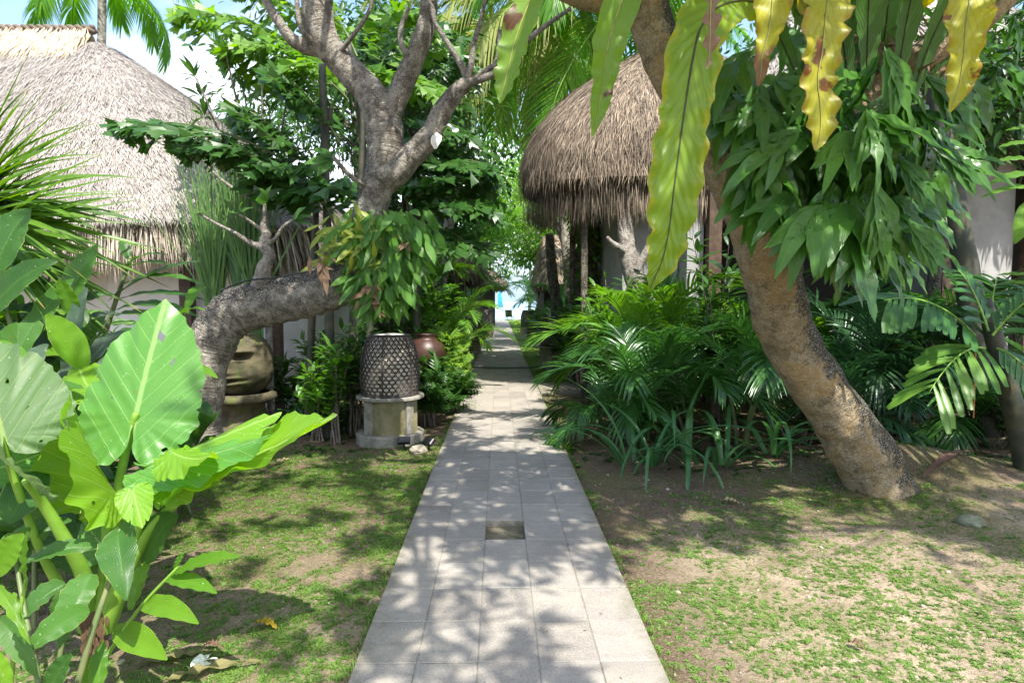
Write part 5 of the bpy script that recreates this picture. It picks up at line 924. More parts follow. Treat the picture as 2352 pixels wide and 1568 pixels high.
# ------------------------------------------------------------------ strap leaved lilies at the front of the right bed
def strap_lily(name, label, x, y, n, L, w, mat, group, rise=1.0, seed=0, cat='plant'):
    r = np.random.default_rng(seed); zb = gz(x, y); root = empty(name, (x, y, zb), label, cat, group); g = Geo()
    for k in range(n):
        a = r.uniform(0, 6.28); s = np.linspace(0, 1, 14); l = L * r.uniform(.6, 1.15); up = r.uniform(.75, 1.35) * rise; bend = r.uniform(.7, 2.3)
        th = np.cumsum(np.concatenate([[0], np.full(13, bend / 13 * 1.5)]) * (s > .2)) ; el = np.minimum(up, 1.45) - th
        P = np.cumsum(np.stack([np.cos(el) * math.cos(a), np.cos(el) * math.sin(a), np.sin(el)], -1) * (l / 14), axis=0) + np.array([r.normal(0, .03), r.normal(0, .03), -.02])
        blade(g, P, w * np.interp(s, [0, .3, .75, 1], [1.0, 1, .75, .05]) * r.uniform(.7, 1.1), (-math.sin(a) * 0 - .01, -.05, 1), .3, .004, 2, 5, np.clip(r.normal(.5, .25), 0, 1), ph=r.random() * 6)
    g.build('leaves', M[mat], root); return root
for px, Y, n, L, w, lab in ((1450, 7.0, 11, .95, .024, 'strap leaved lily with long blades arching down near the path'), (1505, 6.95, 12, .85, .022, 'strap leaved lily between two others in front of the dark palms'), (1590, 6.95, 13, .80, .026, 'upright strap leaved lily at the middle of the right bed edge'), (1665, 6.9, 11, .75, .022, 'strap leaved lily left of the tan trunk with bent blade tips'),
                       (1780, 7.05, 12, .85, .026, 'strap leaved lily half hidden behind the tan trunk'), (1930, 8.0, 9, 1.1, .03, 'tall strap leaved lily in the shade behind the mound'), (1560, 7.6, 10, 1.0, .024, 'strap leaved lily standing behind the front row')):
    Y -= .45; strap_lily('strap_lily', lab, Xp(px, Y), Y, n - 4, L * 1.6, w * 1.25, 'strap', 'strap leaved lilies', seed=px)
for px, Y, n, L, w, mat, lab in ((700, 8.7, 22, .85, .022, 'palm_d', 'dark strappy plant beside the stone head'), (680, 9.3, 14, 1.15, .022, 'strap', 'tall strap leaves in front of the white wall under the flat trunk'), (745, 9.1, 14, 1.1, .02, 'strap', 'strap leaves between the stone head and the lantern'), (780, 8.4, 16, .6, .02, 'palm_d', 'low dark strappy clump left of the lantern pedestal'), (1300, 7.3, 18, .35, .008, 'grass', 'grassy tuft hanging over the right path edge'), (1270, 7.9, 16, .32, .008, 'grass', 'small grassy tuft beside the path further back'), (1060, 10.2, 18, .45, .010, 'grass', 'fine grassy tuft by the left path edge under the shrubs')):
    strap_lily('strappy_plant', lab, Xp(px, Y), Y, n, L, w, mat, 'strappy border plants', 1.2, seed=px + 3)

# ------------------------------------------------------------------ shrubs and trees
LEAF = {'round': leaf_t(.30, 4, 3, .25, .2, .8), 'lance': leaf_t(.15, 4, 3, .3, .25, .8), 'broad': leaf_t(.22, 4, 3, .25, .3, .75), 'lobed': None}
def lobed_t():
    g = Geo(); s = np.linspace(0, 1, 6); blade(g, np.stack([0 * s, s, -.2 * s * s], -1), .10 * prof_lance(s) + .01, (0, 0, 1), .2)
    for k in range(3):
        for sg in (-1, 1):
            q = np.linspace(0, 1, 4); a = .15 + .2 * k; d = np.array([sg * .75, .65, -.1]); blade(g, np.array([0, a, -.2 * a * a]) + d * (q * (.5 - .09 * k))[:, None] - np.array([0, 0, .15]) * (q ** 2)[:, None], .06 * prof_lance(q * .9 + .08) + .005, (0, 0, 1), .2, m=3)
    return g.arrays()
LEAF['lobed'] = lobed_t()
def shrub(label, px, Y, h, rad, L, kind, mat, n=260, group=None, nst=9, droop=.3, name='leafy_shrub', smat='twig', zb=None, seed=None):
    r = np.random.default_rng(int(px * 7 + Y * 31) if seed is None else seed); x = Xp(px, Y); zb = gz(x, Y) if zb is None else zb; root = empty(name, (x, Y, zb), label, 'shrub', group)
    g, gs = Geo(), Geo(); pos, D, UP = [], [], []
    for k in range(nst):
        a = r.uniform(0, 6.28); el = r.uniform(.25, 1.5); t = np.array([math.cos(a) * rad * math.cos(el) ** .6, math.sin(a) * rad * math.cos(el) ** .6, h * (.35 + .65 * math.sin(el)) * r.uniform(.8, 1.05)])
        P = catmull([[r.normal(0, .05), r.normal(0, .05), -.05], [t[0] * .35, t[1] * .35, t[2] * .6], t], 12); tube(gs, P, np.linspace(.014, .005, 12), 5)
        for j in range(n // nst):
            u = r.uniform(.2, 1) ** .7; i = min(int(u * 11), 10); p = P[i] + (P[i + 1] - P[i]) * r.random(); d = r.normal(0, 1, 3); d[2] = abs(d[2]) * .5 + .25 - droop; d += .5 * unit(P[i + 1] - P[i])
            pos.append(p + unit(d) * r.uniform(0, .16) * rad); D.append(d); UP.append(np.array([r.normal(0, .3), -.1, 1.0]) )
    n = len(pos); inst(g, LEAF[kind], np.array(pos), np.array(D), np.array(UP), L * r.uniform(.6, 1.2, n)); g.build('foliage', M[mat], root); gs.build('stems', M[smat], root); return root
SB = 'shrubs along the left border'
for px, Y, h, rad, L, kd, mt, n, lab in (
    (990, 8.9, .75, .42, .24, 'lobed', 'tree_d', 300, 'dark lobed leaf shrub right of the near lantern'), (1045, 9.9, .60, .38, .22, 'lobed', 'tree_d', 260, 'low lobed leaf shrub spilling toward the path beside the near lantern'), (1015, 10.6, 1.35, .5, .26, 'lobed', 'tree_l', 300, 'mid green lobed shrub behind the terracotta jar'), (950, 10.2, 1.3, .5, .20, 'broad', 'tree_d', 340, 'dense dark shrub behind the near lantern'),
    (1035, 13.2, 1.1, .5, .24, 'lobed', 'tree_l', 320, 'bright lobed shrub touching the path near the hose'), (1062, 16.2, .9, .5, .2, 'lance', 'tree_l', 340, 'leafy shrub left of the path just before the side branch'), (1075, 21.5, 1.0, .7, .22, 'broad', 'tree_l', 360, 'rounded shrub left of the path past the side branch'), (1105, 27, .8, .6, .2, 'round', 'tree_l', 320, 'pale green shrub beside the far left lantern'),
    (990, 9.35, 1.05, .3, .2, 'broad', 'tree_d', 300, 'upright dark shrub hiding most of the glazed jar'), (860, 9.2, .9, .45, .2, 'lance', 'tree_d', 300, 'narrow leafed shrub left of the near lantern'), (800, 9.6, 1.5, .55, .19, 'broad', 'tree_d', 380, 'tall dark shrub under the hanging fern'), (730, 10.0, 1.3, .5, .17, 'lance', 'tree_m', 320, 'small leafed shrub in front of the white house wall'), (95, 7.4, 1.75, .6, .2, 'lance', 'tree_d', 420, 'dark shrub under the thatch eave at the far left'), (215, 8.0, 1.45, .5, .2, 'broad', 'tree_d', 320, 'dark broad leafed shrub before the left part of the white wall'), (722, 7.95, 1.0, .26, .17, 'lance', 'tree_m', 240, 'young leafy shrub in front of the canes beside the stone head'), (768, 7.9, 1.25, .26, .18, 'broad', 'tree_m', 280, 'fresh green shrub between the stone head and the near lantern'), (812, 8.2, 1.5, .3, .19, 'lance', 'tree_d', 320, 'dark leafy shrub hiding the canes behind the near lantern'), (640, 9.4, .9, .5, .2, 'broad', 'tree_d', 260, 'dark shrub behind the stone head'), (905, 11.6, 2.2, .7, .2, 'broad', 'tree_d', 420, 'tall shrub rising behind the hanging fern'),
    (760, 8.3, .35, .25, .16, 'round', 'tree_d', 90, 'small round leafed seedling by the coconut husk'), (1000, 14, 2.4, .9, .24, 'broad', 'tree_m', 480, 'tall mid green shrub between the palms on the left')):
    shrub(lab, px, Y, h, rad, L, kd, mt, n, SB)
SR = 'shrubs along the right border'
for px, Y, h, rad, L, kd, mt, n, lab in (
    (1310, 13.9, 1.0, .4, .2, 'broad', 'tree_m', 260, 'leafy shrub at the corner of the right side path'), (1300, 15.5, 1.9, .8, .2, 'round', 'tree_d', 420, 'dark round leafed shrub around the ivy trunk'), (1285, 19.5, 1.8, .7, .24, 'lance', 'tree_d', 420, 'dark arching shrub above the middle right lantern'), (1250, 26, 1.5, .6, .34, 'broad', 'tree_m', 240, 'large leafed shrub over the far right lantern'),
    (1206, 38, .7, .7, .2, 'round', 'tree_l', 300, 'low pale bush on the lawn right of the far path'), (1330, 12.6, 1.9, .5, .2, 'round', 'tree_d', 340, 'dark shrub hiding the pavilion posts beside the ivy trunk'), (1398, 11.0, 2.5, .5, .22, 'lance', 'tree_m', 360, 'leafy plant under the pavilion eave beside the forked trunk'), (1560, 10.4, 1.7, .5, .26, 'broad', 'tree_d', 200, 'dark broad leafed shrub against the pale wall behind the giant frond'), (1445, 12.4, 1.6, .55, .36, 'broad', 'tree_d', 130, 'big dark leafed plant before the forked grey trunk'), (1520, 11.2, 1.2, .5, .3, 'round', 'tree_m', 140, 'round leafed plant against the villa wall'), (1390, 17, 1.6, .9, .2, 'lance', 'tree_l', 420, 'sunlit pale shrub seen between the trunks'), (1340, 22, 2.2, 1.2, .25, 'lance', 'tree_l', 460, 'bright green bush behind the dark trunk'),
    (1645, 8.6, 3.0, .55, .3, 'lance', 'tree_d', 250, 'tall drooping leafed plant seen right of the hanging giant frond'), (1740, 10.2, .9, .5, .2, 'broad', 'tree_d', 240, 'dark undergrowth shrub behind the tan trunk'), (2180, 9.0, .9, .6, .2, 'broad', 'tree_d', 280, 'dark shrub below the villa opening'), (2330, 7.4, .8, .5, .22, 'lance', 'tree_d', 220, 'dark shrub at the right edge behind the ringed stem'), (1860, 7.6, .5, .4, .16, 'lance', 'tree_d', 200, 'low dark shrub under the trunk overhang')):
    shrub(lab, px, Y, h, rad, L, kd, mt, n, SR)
def tree(label, px, Y, hT, crown, L, kind, mat, n, bark='bark_g', r0=.12, lean=(0, 0), group='background trees', ncl=16, name='broadleaf_tree', clr=.5):
    r = np.random.default_rng(int(px * 3 + Y * 17)); x = Xp(px, Y); root = empty(name, (x, Y, -.05), label, 'tree', group); gt, gl = Geo(), Geo()
    c = np.array([lean[0], lean[1], hT]); cr = np.array(crown); st = c - [0, 0, cr[2] * .7]; P = catmull([[0, 0, 0], [lean[0] * .3 + .1, lean[1] * .3, st[2] * .5], st], 26); tube(gt, P, np.linspace(r0, r0 * .6, 26), 14, .5, .15, 5); pos, D = [], []
    for k in range(ncl):
        v = unit(r.normal(0, 1, 3)) * r.uniform(.45, 1) ** .6; q = c + v * cr; Q = catmull([st, st * .5 + q * .5 + [0, 0, .15], q], 10); tube(gt, Q, np.linspace(r0 * .4, .012, 10), 6, .5, .1); m = n // ncl
        rr = clr * cr.mean() * r.uniform(.6, 1.15); o = r.normal(0, 1, (m, 3)) * rr * np.array([.55, .55, .38]); pos.append(q + o); D.append(unit(o + 1e-3) * .8 + r.normal(0, .5, (m, 3)) + np.array([0, 0, -.25]))
    pos = np.vstack(pos); inst(gl, LEAF[kind], pos, np.vstack(D), np.array([0, -.1, 1]) + r.normal(0, .35, (len(pos), 3)), L * r.uniform(.6, 1.2, len(pos)))
    gt.build('trunk', M[bark], root); gl.build('crown', M[mat], root); return root
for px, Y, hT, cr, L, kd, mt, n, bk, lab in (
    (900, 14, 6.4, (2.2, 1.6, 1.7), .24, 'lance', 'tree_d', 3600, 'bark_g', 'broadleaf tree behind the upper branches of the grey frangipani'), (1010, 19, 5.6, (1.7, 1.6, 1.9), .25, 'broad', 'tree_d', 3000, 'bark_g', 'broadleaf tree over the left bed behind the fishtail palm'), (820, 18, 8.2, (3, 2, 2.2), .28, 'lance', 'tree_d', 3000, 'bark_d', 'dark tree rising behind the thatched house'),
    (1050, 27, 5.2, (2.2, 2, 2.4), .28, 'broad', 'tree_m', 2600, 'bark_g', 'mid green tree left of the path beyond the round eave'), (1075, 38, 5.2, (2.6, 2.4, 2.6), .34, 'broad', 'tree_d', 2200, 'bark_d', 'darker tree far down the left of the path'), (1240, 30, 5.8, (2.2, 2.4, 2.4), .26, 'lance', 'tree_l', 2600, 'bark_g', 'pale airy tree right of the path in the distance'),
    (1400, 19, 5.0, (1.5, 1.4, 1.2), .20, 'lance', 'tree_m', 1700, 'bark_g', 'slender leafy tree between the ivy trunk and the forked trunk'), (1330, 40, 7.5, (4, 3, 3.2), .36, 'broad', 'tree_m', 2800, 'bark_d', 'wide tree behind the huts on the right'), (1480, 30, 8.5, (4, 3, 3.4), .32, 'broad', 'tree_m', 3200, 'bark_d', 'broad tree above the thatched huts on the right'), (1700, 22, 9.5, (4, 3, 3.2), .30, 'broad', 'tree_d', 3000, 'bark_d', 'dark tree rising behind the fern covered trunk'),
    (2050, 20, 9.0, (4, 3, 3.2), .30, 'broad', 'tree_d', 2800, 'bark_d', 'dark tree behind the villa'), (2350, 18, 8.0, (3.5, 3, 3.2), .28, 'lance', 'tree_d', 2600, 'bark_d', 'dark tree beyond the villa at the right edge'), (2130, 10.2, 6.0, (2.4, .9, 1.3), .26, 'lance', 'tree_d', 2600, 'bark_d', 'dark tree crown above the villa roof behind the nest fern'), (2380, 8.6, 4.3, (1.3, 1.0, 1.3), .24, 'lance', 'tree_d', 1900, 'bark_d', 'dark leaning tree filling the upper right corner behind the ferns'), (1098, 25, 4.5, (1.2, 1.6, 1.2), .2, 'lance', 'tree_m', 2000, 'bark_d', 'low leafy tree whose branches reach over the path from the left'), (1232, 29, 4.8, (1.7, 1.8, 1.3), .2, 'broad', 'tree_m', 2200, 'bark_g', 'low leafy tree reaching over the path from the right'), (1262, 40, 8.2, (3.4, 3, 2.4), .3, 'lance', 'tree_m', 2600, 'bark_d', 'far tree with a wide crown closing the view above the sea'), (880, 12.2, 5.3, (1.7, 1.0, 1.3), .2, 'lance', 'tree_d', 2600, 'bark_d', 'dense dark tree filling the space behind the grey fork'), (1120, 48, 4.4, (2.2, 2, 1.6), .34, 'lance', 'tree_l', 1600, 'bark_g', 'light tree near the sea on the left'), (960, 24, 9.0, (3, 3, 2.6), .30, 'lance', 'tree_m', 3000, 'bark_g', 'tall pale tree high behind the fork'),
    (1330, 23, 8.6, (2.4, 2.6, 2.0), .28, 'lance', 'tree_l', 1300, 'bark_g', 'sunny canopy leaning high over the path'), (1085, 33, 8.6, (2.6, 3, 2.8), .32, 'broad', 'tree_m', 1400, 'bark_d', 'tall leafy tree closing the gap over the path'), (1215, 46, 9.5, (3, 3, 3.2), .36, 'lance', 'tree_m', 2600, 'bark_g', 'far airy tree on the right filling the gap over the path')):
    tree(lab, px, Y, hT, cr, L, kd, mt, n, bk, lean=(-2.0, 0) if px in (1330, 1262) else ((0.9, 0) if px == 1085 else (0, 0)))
def side_frangi(label, tips, base, Y):
    root = empty('frangipani_sapling', tuple(W(base[0], base[1], Y) * [1, 1, 0]), label, 'tree'); g, gl = Geo(), Geo(); b = W(base[0], base[1], Y); b0 = b.copy(); b0[2] = 0; tube(g, [b0, (b0 + b) / 2, b], [.06, .05, .04], 8)
    T = np.array([W(a, c, Y + rng.uniform(-.3, .3)) for a, c in tips])
    for t in T: tube(g, catmull([b, (b + t) / 2 + np.array([0, 0, -.12]), t], 12), np.linspace(.03, .01, 12), 6)
    whorls(gl, None, T, T - b + np.array([0, 0, .4]), 11, .26, 1.1); gbuild(g, 'trunk', M['bark_g'], root); gbuild(gl, 'leaves', M['frangi'], root)
side_frangi('frangipani sapling with whorled leaves outlined against the pale sky', [(465, 225), (470, 270), (540, 265), (425, 330), (600, 300), (580, 345), (500, 360), (620, 260), (650, 330), (450, 180), (520, 130), (600, 160), (660, 220), (560, 210)], (610, 470), 8.9)
# ivy trunk, forked trunk, ringed stems on the right
def ivy_trunk():
    Y = 14.2; x = Xp(1352, Y); root = empty('ivy_covered_tree', (x, Y, -.05), 'dark trunk wrapped in ivy under the edge of the pavilion roof', 'tree'); g = Geo()
    P, r = px_path([(1352, 770, Y, 34), (1350, 700, Y, 30), (1345, 620, Y, 27), (1352, 540, Y, 26), (1340, 470, Y, 24), (1330, 380, Y, 22)], 40); P[0][2] = -.1; tube(g, P, r, 16, .5, .2); gbuild(g, 'trunk', M['bark_d'], root)
    g = Geo(); n = 900; i = rng.integers(0, 40, n); a = rng.uniform(0, 6.28, n); d = np.stack([np.cos(a), np.sin(a), 0 * a], -1); pos = P[i] + d * (r[i] * rng.uniform(.9, 1.9, n))[:, None] + rng.normal(0, .05, (n, 3)); inst(g, LEAF['round'], pos, d + np.array([0, 0, -.7]) + rng.normal(0, .3, (n, 3)), d + [0, 0, .5], rng.uniform(.09, .2, n)); gbuild(g, 'ivy_leaves', M['tree_m'], root)
    g = Geo()
    for dx in (-6, 12): P2, r2 = px_path([(1325 + dx, 560, Y - .4, 7), (1330 + dx, 470, Y - .4, 8), (1322 + dx, 400, Y - .4, 6)], 14); tube(g, P2, r2, 8)
    gbuild(g, 'climbing_stem', M['petiole'], root)
ivy_trunk()
def lean_trunk(name, label, rows, mat, cat='tree', ring=False, seg=16, extra=()):
    P, r = px_path(rows, 60); root = empty(name, (P[0][0], P[0][1], 0), label, cat); g = Geo()
    if ring: r = r * (1 + .05 * (np.sin(np.arange(60) * 1.25) > .9))
    tube(g, P, r, seg, .5, .10, 7); gbuild(g, 'trunk', M[mat], root)
    for e in extra: g = Geo(); P, r = px_path(e, 24); tube(g, P, r, 10, .5, .1); gbuild(g, 'branch', M[mat], root)
    return root
lean_trunk('forked_tree', 'pale grey forked trunk with knobbly bark before the sunny hut', [(1475, 800, 11.1, 23), (1468, 690, 11.1, 22), (1448, 610, 11.15, 22), (1438, 550, 11.25, 19), (1434, 490, 11.35, 17), (1432, 430, 11.45, 14)], 'bark_g', extra=([(1462, 620, 11, 10), (1480, 585, 11, 8), (1500, 545, 11, 6), (1520, 520, 11, 4)], [(1436, 575, 11, 9), (1410, 560, 11, 6), (1395, 545, 11, 4)]))
lean_trunk('brown_tree', 'short brown trunk right of the path behind the small brown hut', [(1282, 790, 17, 15), (1278, 700, 17, 13), (1268, 620, 17, 12), (1262, 540, 17, 10)], 'bark_d')
lean_trunk('ringed_palm_stem', 'thick dark ringed palm stem slanting in front of the villa wall', [(2275, 1000, 7.6, 34), (2245, 800, 7.7, 30), (2222, 640, 7.8, 27), (2195, 480, 7.9, 25), (2165, 320, 8.0, 24), (2140, 120, 8.1, 22)], 'cane_d', 'palm', True)
lean_trunk('ringed_palm_stem', 'split ringed stem standing on the mound at the right edge', [(2372, 1130, 5.9, 30), (2345, 1000, 5.9, 26), (2312, 880, 5.9, 22), (2285, 780, 5.95, 19), (2262, 690, 6, 14)], 'cane_d', 'palm', True)
def wedge_palm():
    root = empty('wedge_leaf_palm', W(2290, 800, 5.9) * [1, 1, 0], 'palm with ribbed wedge shaped fronds jutting in from the right edge', 'palm'); 
    for (b, t, k) in (((2262, 800, 5.8), (2135, 900, 5.3), 9), ((2240, 770, 5.9), (2030, 690, 5.6), 12), ((2270, 760, 5.8), (2200, 620, 5.9), 8), ((2280, 770, 5.7), (2420, 660, 5.5), 9), ((2290, 800, 5.8), (2400, 900, 5.4), 8), ((2265, 790, 6.0), (2290, 640, 6.3), 8)):
        p0, p1 = W(*b), W(*t); g, gs = Geo(), Geo(); L = np.linalg.norm(p1 - p0); s = np.linspace(0, 1, 16); P = p0 + (p1 - p0) * s[:, None] + np.array([0, 0, .12 * L])[None] * (4 * s * (1 - s))[:, None]; tube(gs, P, np.linspace(.012, .004, 16), 6); T = unit(np.gradient(P, axis=0)); sd = unit(np.cross(T[8], [0, -.5, .9]))
        for j in range(k):
            u = .12 + .86 * j / (k - 1); i = int(u * 15)
            for sg in (-1, 1):
                d = unit(T[i] * .8 + sg * sd * .75 + np.array([0, 0, -.15])); l = L * .5 * (1 - .35 * u) * rng.uniform(.9, 1.1); q = np.linspace(0, 1, 6); Q = P[i] + d * (q * l)[:, None] - np.array([0, 0, .25]) * (q ** 2 * l)[:, None]
                blade(g, Q, .032 * np.interp(q, [0, .6, .93, 1], [.35, 1, 1.15, .6]), np.cross(d, sd * sg) * sg * -1 + np.array([0, -.3, .6]), .25, 0, 1, 3, rng.random())
        o = gbuild(gs, 'frond', M['petiole'], root); gbuild(g, 'leaflets', M['palm_l' if b[1] == 800 and t[0] < 2200 else 'palm'], o)
    g = Geo(); P, r = px_path([(2240, 810, 5.75, 2.5), (2238, 900, 5.75, 2), (2236, 960, 5.75, 1.2)], 12); tube(g, P, r, 6); gbuild(g, 'hanging_aerial_root', M['orchid'], root)
wedge_palm()
def edge_leaves():
    root = empty('fan_palm', W(2400, 400, 6.2) * [1, 1, 0], 'bright fan of narrow sunlit leaves at the right edge of the photo', 'palm'); g = Geo()
    for (b, t, h) in (((2380, 330, 6.0), (2290, 340, 6.0), 9), ((2380, 370, 6.0), (2285, 372, 6.0), 11), ((2380, 400, 6.0), (2270, 425, 5.9), 13), ((2390, 430, 6.0), (2250, 455, 5.9), 10), ((2385, 460, 5.9), (2330, 560, 5.8), 26), ((2390, 300, 6.1), (2310, 300, 6.1), 9), ((2390, 640, 6.0), (2290, 632, 6.0), 7), ((2390, 660, 6.0), (2300, 650, 6.0), 7)): long_leaf(g, b, t, h, arch=.06, nrm=(0, -.6, .8))
    gbuild(g, 'leaves', M['ginger_b'], root); g = Geo(); tube(g, [W(2400, 1100, 6.2), W(2395, 700, 6.2), W(2392, 320, 6.1)], .05, 10); gbuild(g, 'stem', M['cane_d'], root)
edge_leaves()

# ------------------------------------------------------------------ lanterns, stone head, jar and the rest
def lantern():
    prof = [(.335, .0), (.352, .06), (.362, .18), (.365, .30), (.352, .45), (.325, .58), (.285, .69), (.235, .755), (.12, .775), (.01, .78)]
    pr = np.array(prof); C = catmull(np.column_stack([pr, 0 * pr[:, 0]]), 60)[:, :2]
    root = empty('basket_lantern', (0, 0, 0), '', 'lantern'); g = Geo(); lathe(g, (0, 0, .005), C * np.array([.955, .985]), 48); g.build('liner', M['shade'], root)
    g = Geo(); N = 30
    rr = lambda z: np.interp(z, C[:, 1], C[:, 0])
    for k in range(N):
        for sg in (-1, 1):
            z = np.linspace(.012, .752, 44); a = 2 * np.pi * k / N + sg * z * 2.15; r = rr(z) + .003 * sg
            tube(g, np.stack([r * np.cos(a), r * np.sin(a), z], -1), .0074, 4, .5, cap=False)
    for z in np.linspace(.03, .74, 16):
        a = np.linspace(0, 2 * np.pi, 49); r = rr(z) + .004; tube(g, np.stack([r * np.cos(a), r * np.sin(a), 0 * a + z], -1), .0062, 4, .5, cap=False)
    for k in range(6):
        z = np.linspace(.0, .76, 24); a = 2 * np.pi * k / 6 - 1.9; r = rr(z) + .008; tube(g, np.stack([r * np.cos(a), r * np.sin(a), z], -1), .010, 6, .3, cap=False)
    g.build('weave', M['wicker'], root); g = Geo()
    a = np.linspace(0, 2 * np.pi, 49); tube(g, np.stack([.345 * np.cos(a), .345 * np.sin(a), 0 * a + .014], -1), .016, 8, .3, cap=False); g.build('rim', M['wicker'], root); g = Geo(); tube(g, np.stack([.24 * np.cos(a), .24 * np.sin(a), 0 * a + .755], -1), .012, 8, .3, cap=False); g.build('rim', M['wicker'], root)
    return root
def pedestal():
    root = empty('lantern_pedestal', (0, 0, 0), '', 'pedestal'); oc = lambda r, z, n=8, o=math.pi / 8: [[r * math.cos(o + 2 * np.pi * i / n), r * math.sin(o + 2 * np.pi * i / n), z] for i in range(n)]
    def prism(rz, n=8, o=math.pi / 8):
        g = Geo(); V = np.array(sum([oc(r, z, n, o) for r, z in rz], [])); g.add(V, gridF(n, len(rz), True), V[:, :2] * .0 + .5); return g
    prism([(.43, -.08), (.43, .115), (.42, .13), (.0, .131)], 16).build('plinth', M['slab'], root, False)
    prism([(.352, .125), (.352, .555), (.0, .556)], 8).build('shaft', M['pedestal'], root, False)
    for i in range(4):
        a = math.pi / 8 * 0 + math.pi / 2 * i + 0.62; g = Geo(); c, s = math.cos(a), math.sin(a); b = Geo(); box(b, (.30, -.055, .131), (.375, .055, .552), bev=.006); V, F, U, Q = b.arrays(); V = np.stack([V[:, 0] * c - V[:, 1] * s, V[:, 0] * s + V[:, 1] * c, V[:, 2]], -1); g.add(V, F); g.build('rib', M['slab'], root, False)
    prism([(.0, .557), (.41, .558), (.43, .565), (.43, .592), (.42, .60), (.0, .601)], 24).build('top_slab', M['slab'], root, False); return root
lt, pd = lantern(), pedestal()
tag(lt, 'near woven basket lantern under the hanging fern', group='basket lanterns'); tag(pd, 'near mossy octagonal concrete pedestal left of the path', group='lantern pedestals')
LX, LY = Xp(892, 7.9), 7.95
def place_lantern(l, p, x, y, rz, sc, zoff=0):
    z = gz(x, y); p.location = (x, y, z); p.rotation_euler = (0, 0, rz); p.scale = (sc,) * 3; l.location = (x, y, z + .602 * sc); l.rotation_euler = (0, 0, rz); l.scale = (sc,) * 3
place_lantern(lt, pd, LX, LY, .25, 1.0)
for (px, Y, la, lb, sc) in ((1272, 16.6, 'basket lantern half hidden by palm fronds on the right of the path', 'pedestal half hidden by palm fronds on the right of the path', 1.0), (1214, 29.0, 'small far basket lantern standing clear on the right lawn', 'small far yellowed pedestal on the right lawn', 1.0), (1117, 30.5, 'small far basket lantern among shrubs on the left', 'small far pedestal among shrubs on the left', 1.0), (1082, 21.0, 'dark basket lantern behind leaves on the left', 'dark pedestal behind leaves on the left', .9)):
    x = Xp(px, Y); place_lantern(copy_tree(lt, (0, 0, 0), 0, 1, la), copy_tree(pd, (0, 0, 0), 0, 1, lb), x, Y, .6, sc)
def stone_head():
    c = W(552, 800, 8.4); x, y = c[0], 8.4; zt = W(552, 765, 8.4)[2]; zb = W(552, 905, 8.4)[2]; h = zt - zb; root = empty('stone_head', (x, y, 0), 'mossy carved stone head with closed eyes under the bent trunk', 'statue')
    g = Geo(); na, nz = 96, 80; a = np.linspace(0, 2 * np.pi, na, endpoint=False); t = np.linspace(0, 1, nz); A, Tt = np.meshgrid(a, t)
    r = .40 * (1 - np.abs(2 * Tt - 1) ** 3.2 * .55) * (1 + .05 * np.cos(2 * A)); r[0] = .01; r[-1] = .01
    f = np.angle(np.exp(1j * (A + np.pi / 2 + .12)))                          # face points at the viewer
    gs = lambda u, v, su, sv: np.exp(-(((f - u) / su) ** 2 + ((Tt - v) / sv) ** 2))
    r0_ = r.copy()
    r = r + .10 * gs(0, .50, .17, .16) + .05 * gs(0, .40, .26, .06) + .045 * (gs(-.5, .74, .34, .05) + gs(.5, .74, .34, .05)) - .06 * (gs(-.48, .63, .30, .055) + gs(.48, .63, .30, .055)) + .045 * (gs(-.48, .60, .22, .035) + gs(.48, .60, .22, .035)) + .04 * gs(0, .22, .45, .04) - .05 * gs(0, .28, .42, .018) + .04 * gs(0, .32, .32, .03) + .03 * gs(0, .08, .4, .08) + .02 * (gs(-.8, .38, .3, .15) + gs(.8, .38, .3, .15)); r = r0_ + (r - r0_) * 2.3
    P = np.stack([x + r * np.cos(A), y + r * np.sin(A), zb + h * Tt], -1); r = r + (fbm(P, 9, 3) - .5) * .03; P = np.stack([x + r * np.cos(A), y + r * np.sin(A), zb + h * Tt], -1); g.add(P, gridF(na, nz, True), None, .5); gbuild(g, 'carved_head', M['stone'], root)
    g = Geo(); lathe(g, (x, y, zb), [(.36, .03), (.44, .0), (.46, -.06), (.36, -.09), (.30, -.14), (.28, -zb + .12), (.38, -zb + .08), (.42, -zb - .1)], 24); gbuild(g, 'plinth', M['stone'], root)
stone_head()
def jar():
    Y = 10.2; x = Xp(978, Y); root = empty('glazed_jar', (x, Y, 0), 'round brown glazed jar half buried in leaves behind the near lantern', 'jar'); zt = W(985, 768, Y)[2]
    g = Geo(); lathe(g, (x, Y, zt - .72), [(.14, -.02), (.22, .1), (.31, .3), (.33, .42), (.29, .56), (.20, .64), (.165, .67), (.19, .72), (.20, .735), (.165, .72), (.15, .66), (.15, .5)], 40); gbuild(g, 'body', M['terracotta'], root)
    g = Geo(); b = Geo(); lathe(g, (x, Y, -.05), [(.22, 0), (.22, zt - .70), (.01, zt - .69)], 24); gbuild(g, 'stand', M['slab'], root)
jar()
def spot(x, y, rz, tilt, label):
    root = empty('garden_spotlight', (x, y, gz(x, y)), label, 'spotlight', 'black garden spotlights'); g = Geo(); box(g, (-.075, -.045, -.03), (.075, .045, .03), bev=.008); V, F, U, Q = g.arrays(); Mx = np.array(Matrix.Rotation(tilt, 3, 'X')); V = V @ Mx.T + [0, 0, .11]; h = Geo(); h.add(V, F); h.build('housing', M['black'], root, False)
    g = Geo(); box(g, (-.066, -.036, .0305), (.066, .036, .034), bev=.002); V, F, U, Q = g.arrays(); h = Geo(); h.add(V @ Mx.T + [0, 0, .11], F); h.build('lens', M['terracotta'] if False else M['black'], root, False)
    g = Geo(); tube(g, [[0, 0, -.05], [0, 0, .05], [0, 0, .10]], .012, 8); g.build('stake', M['black'], root); root.rotation_euler = (0, 0, rz)
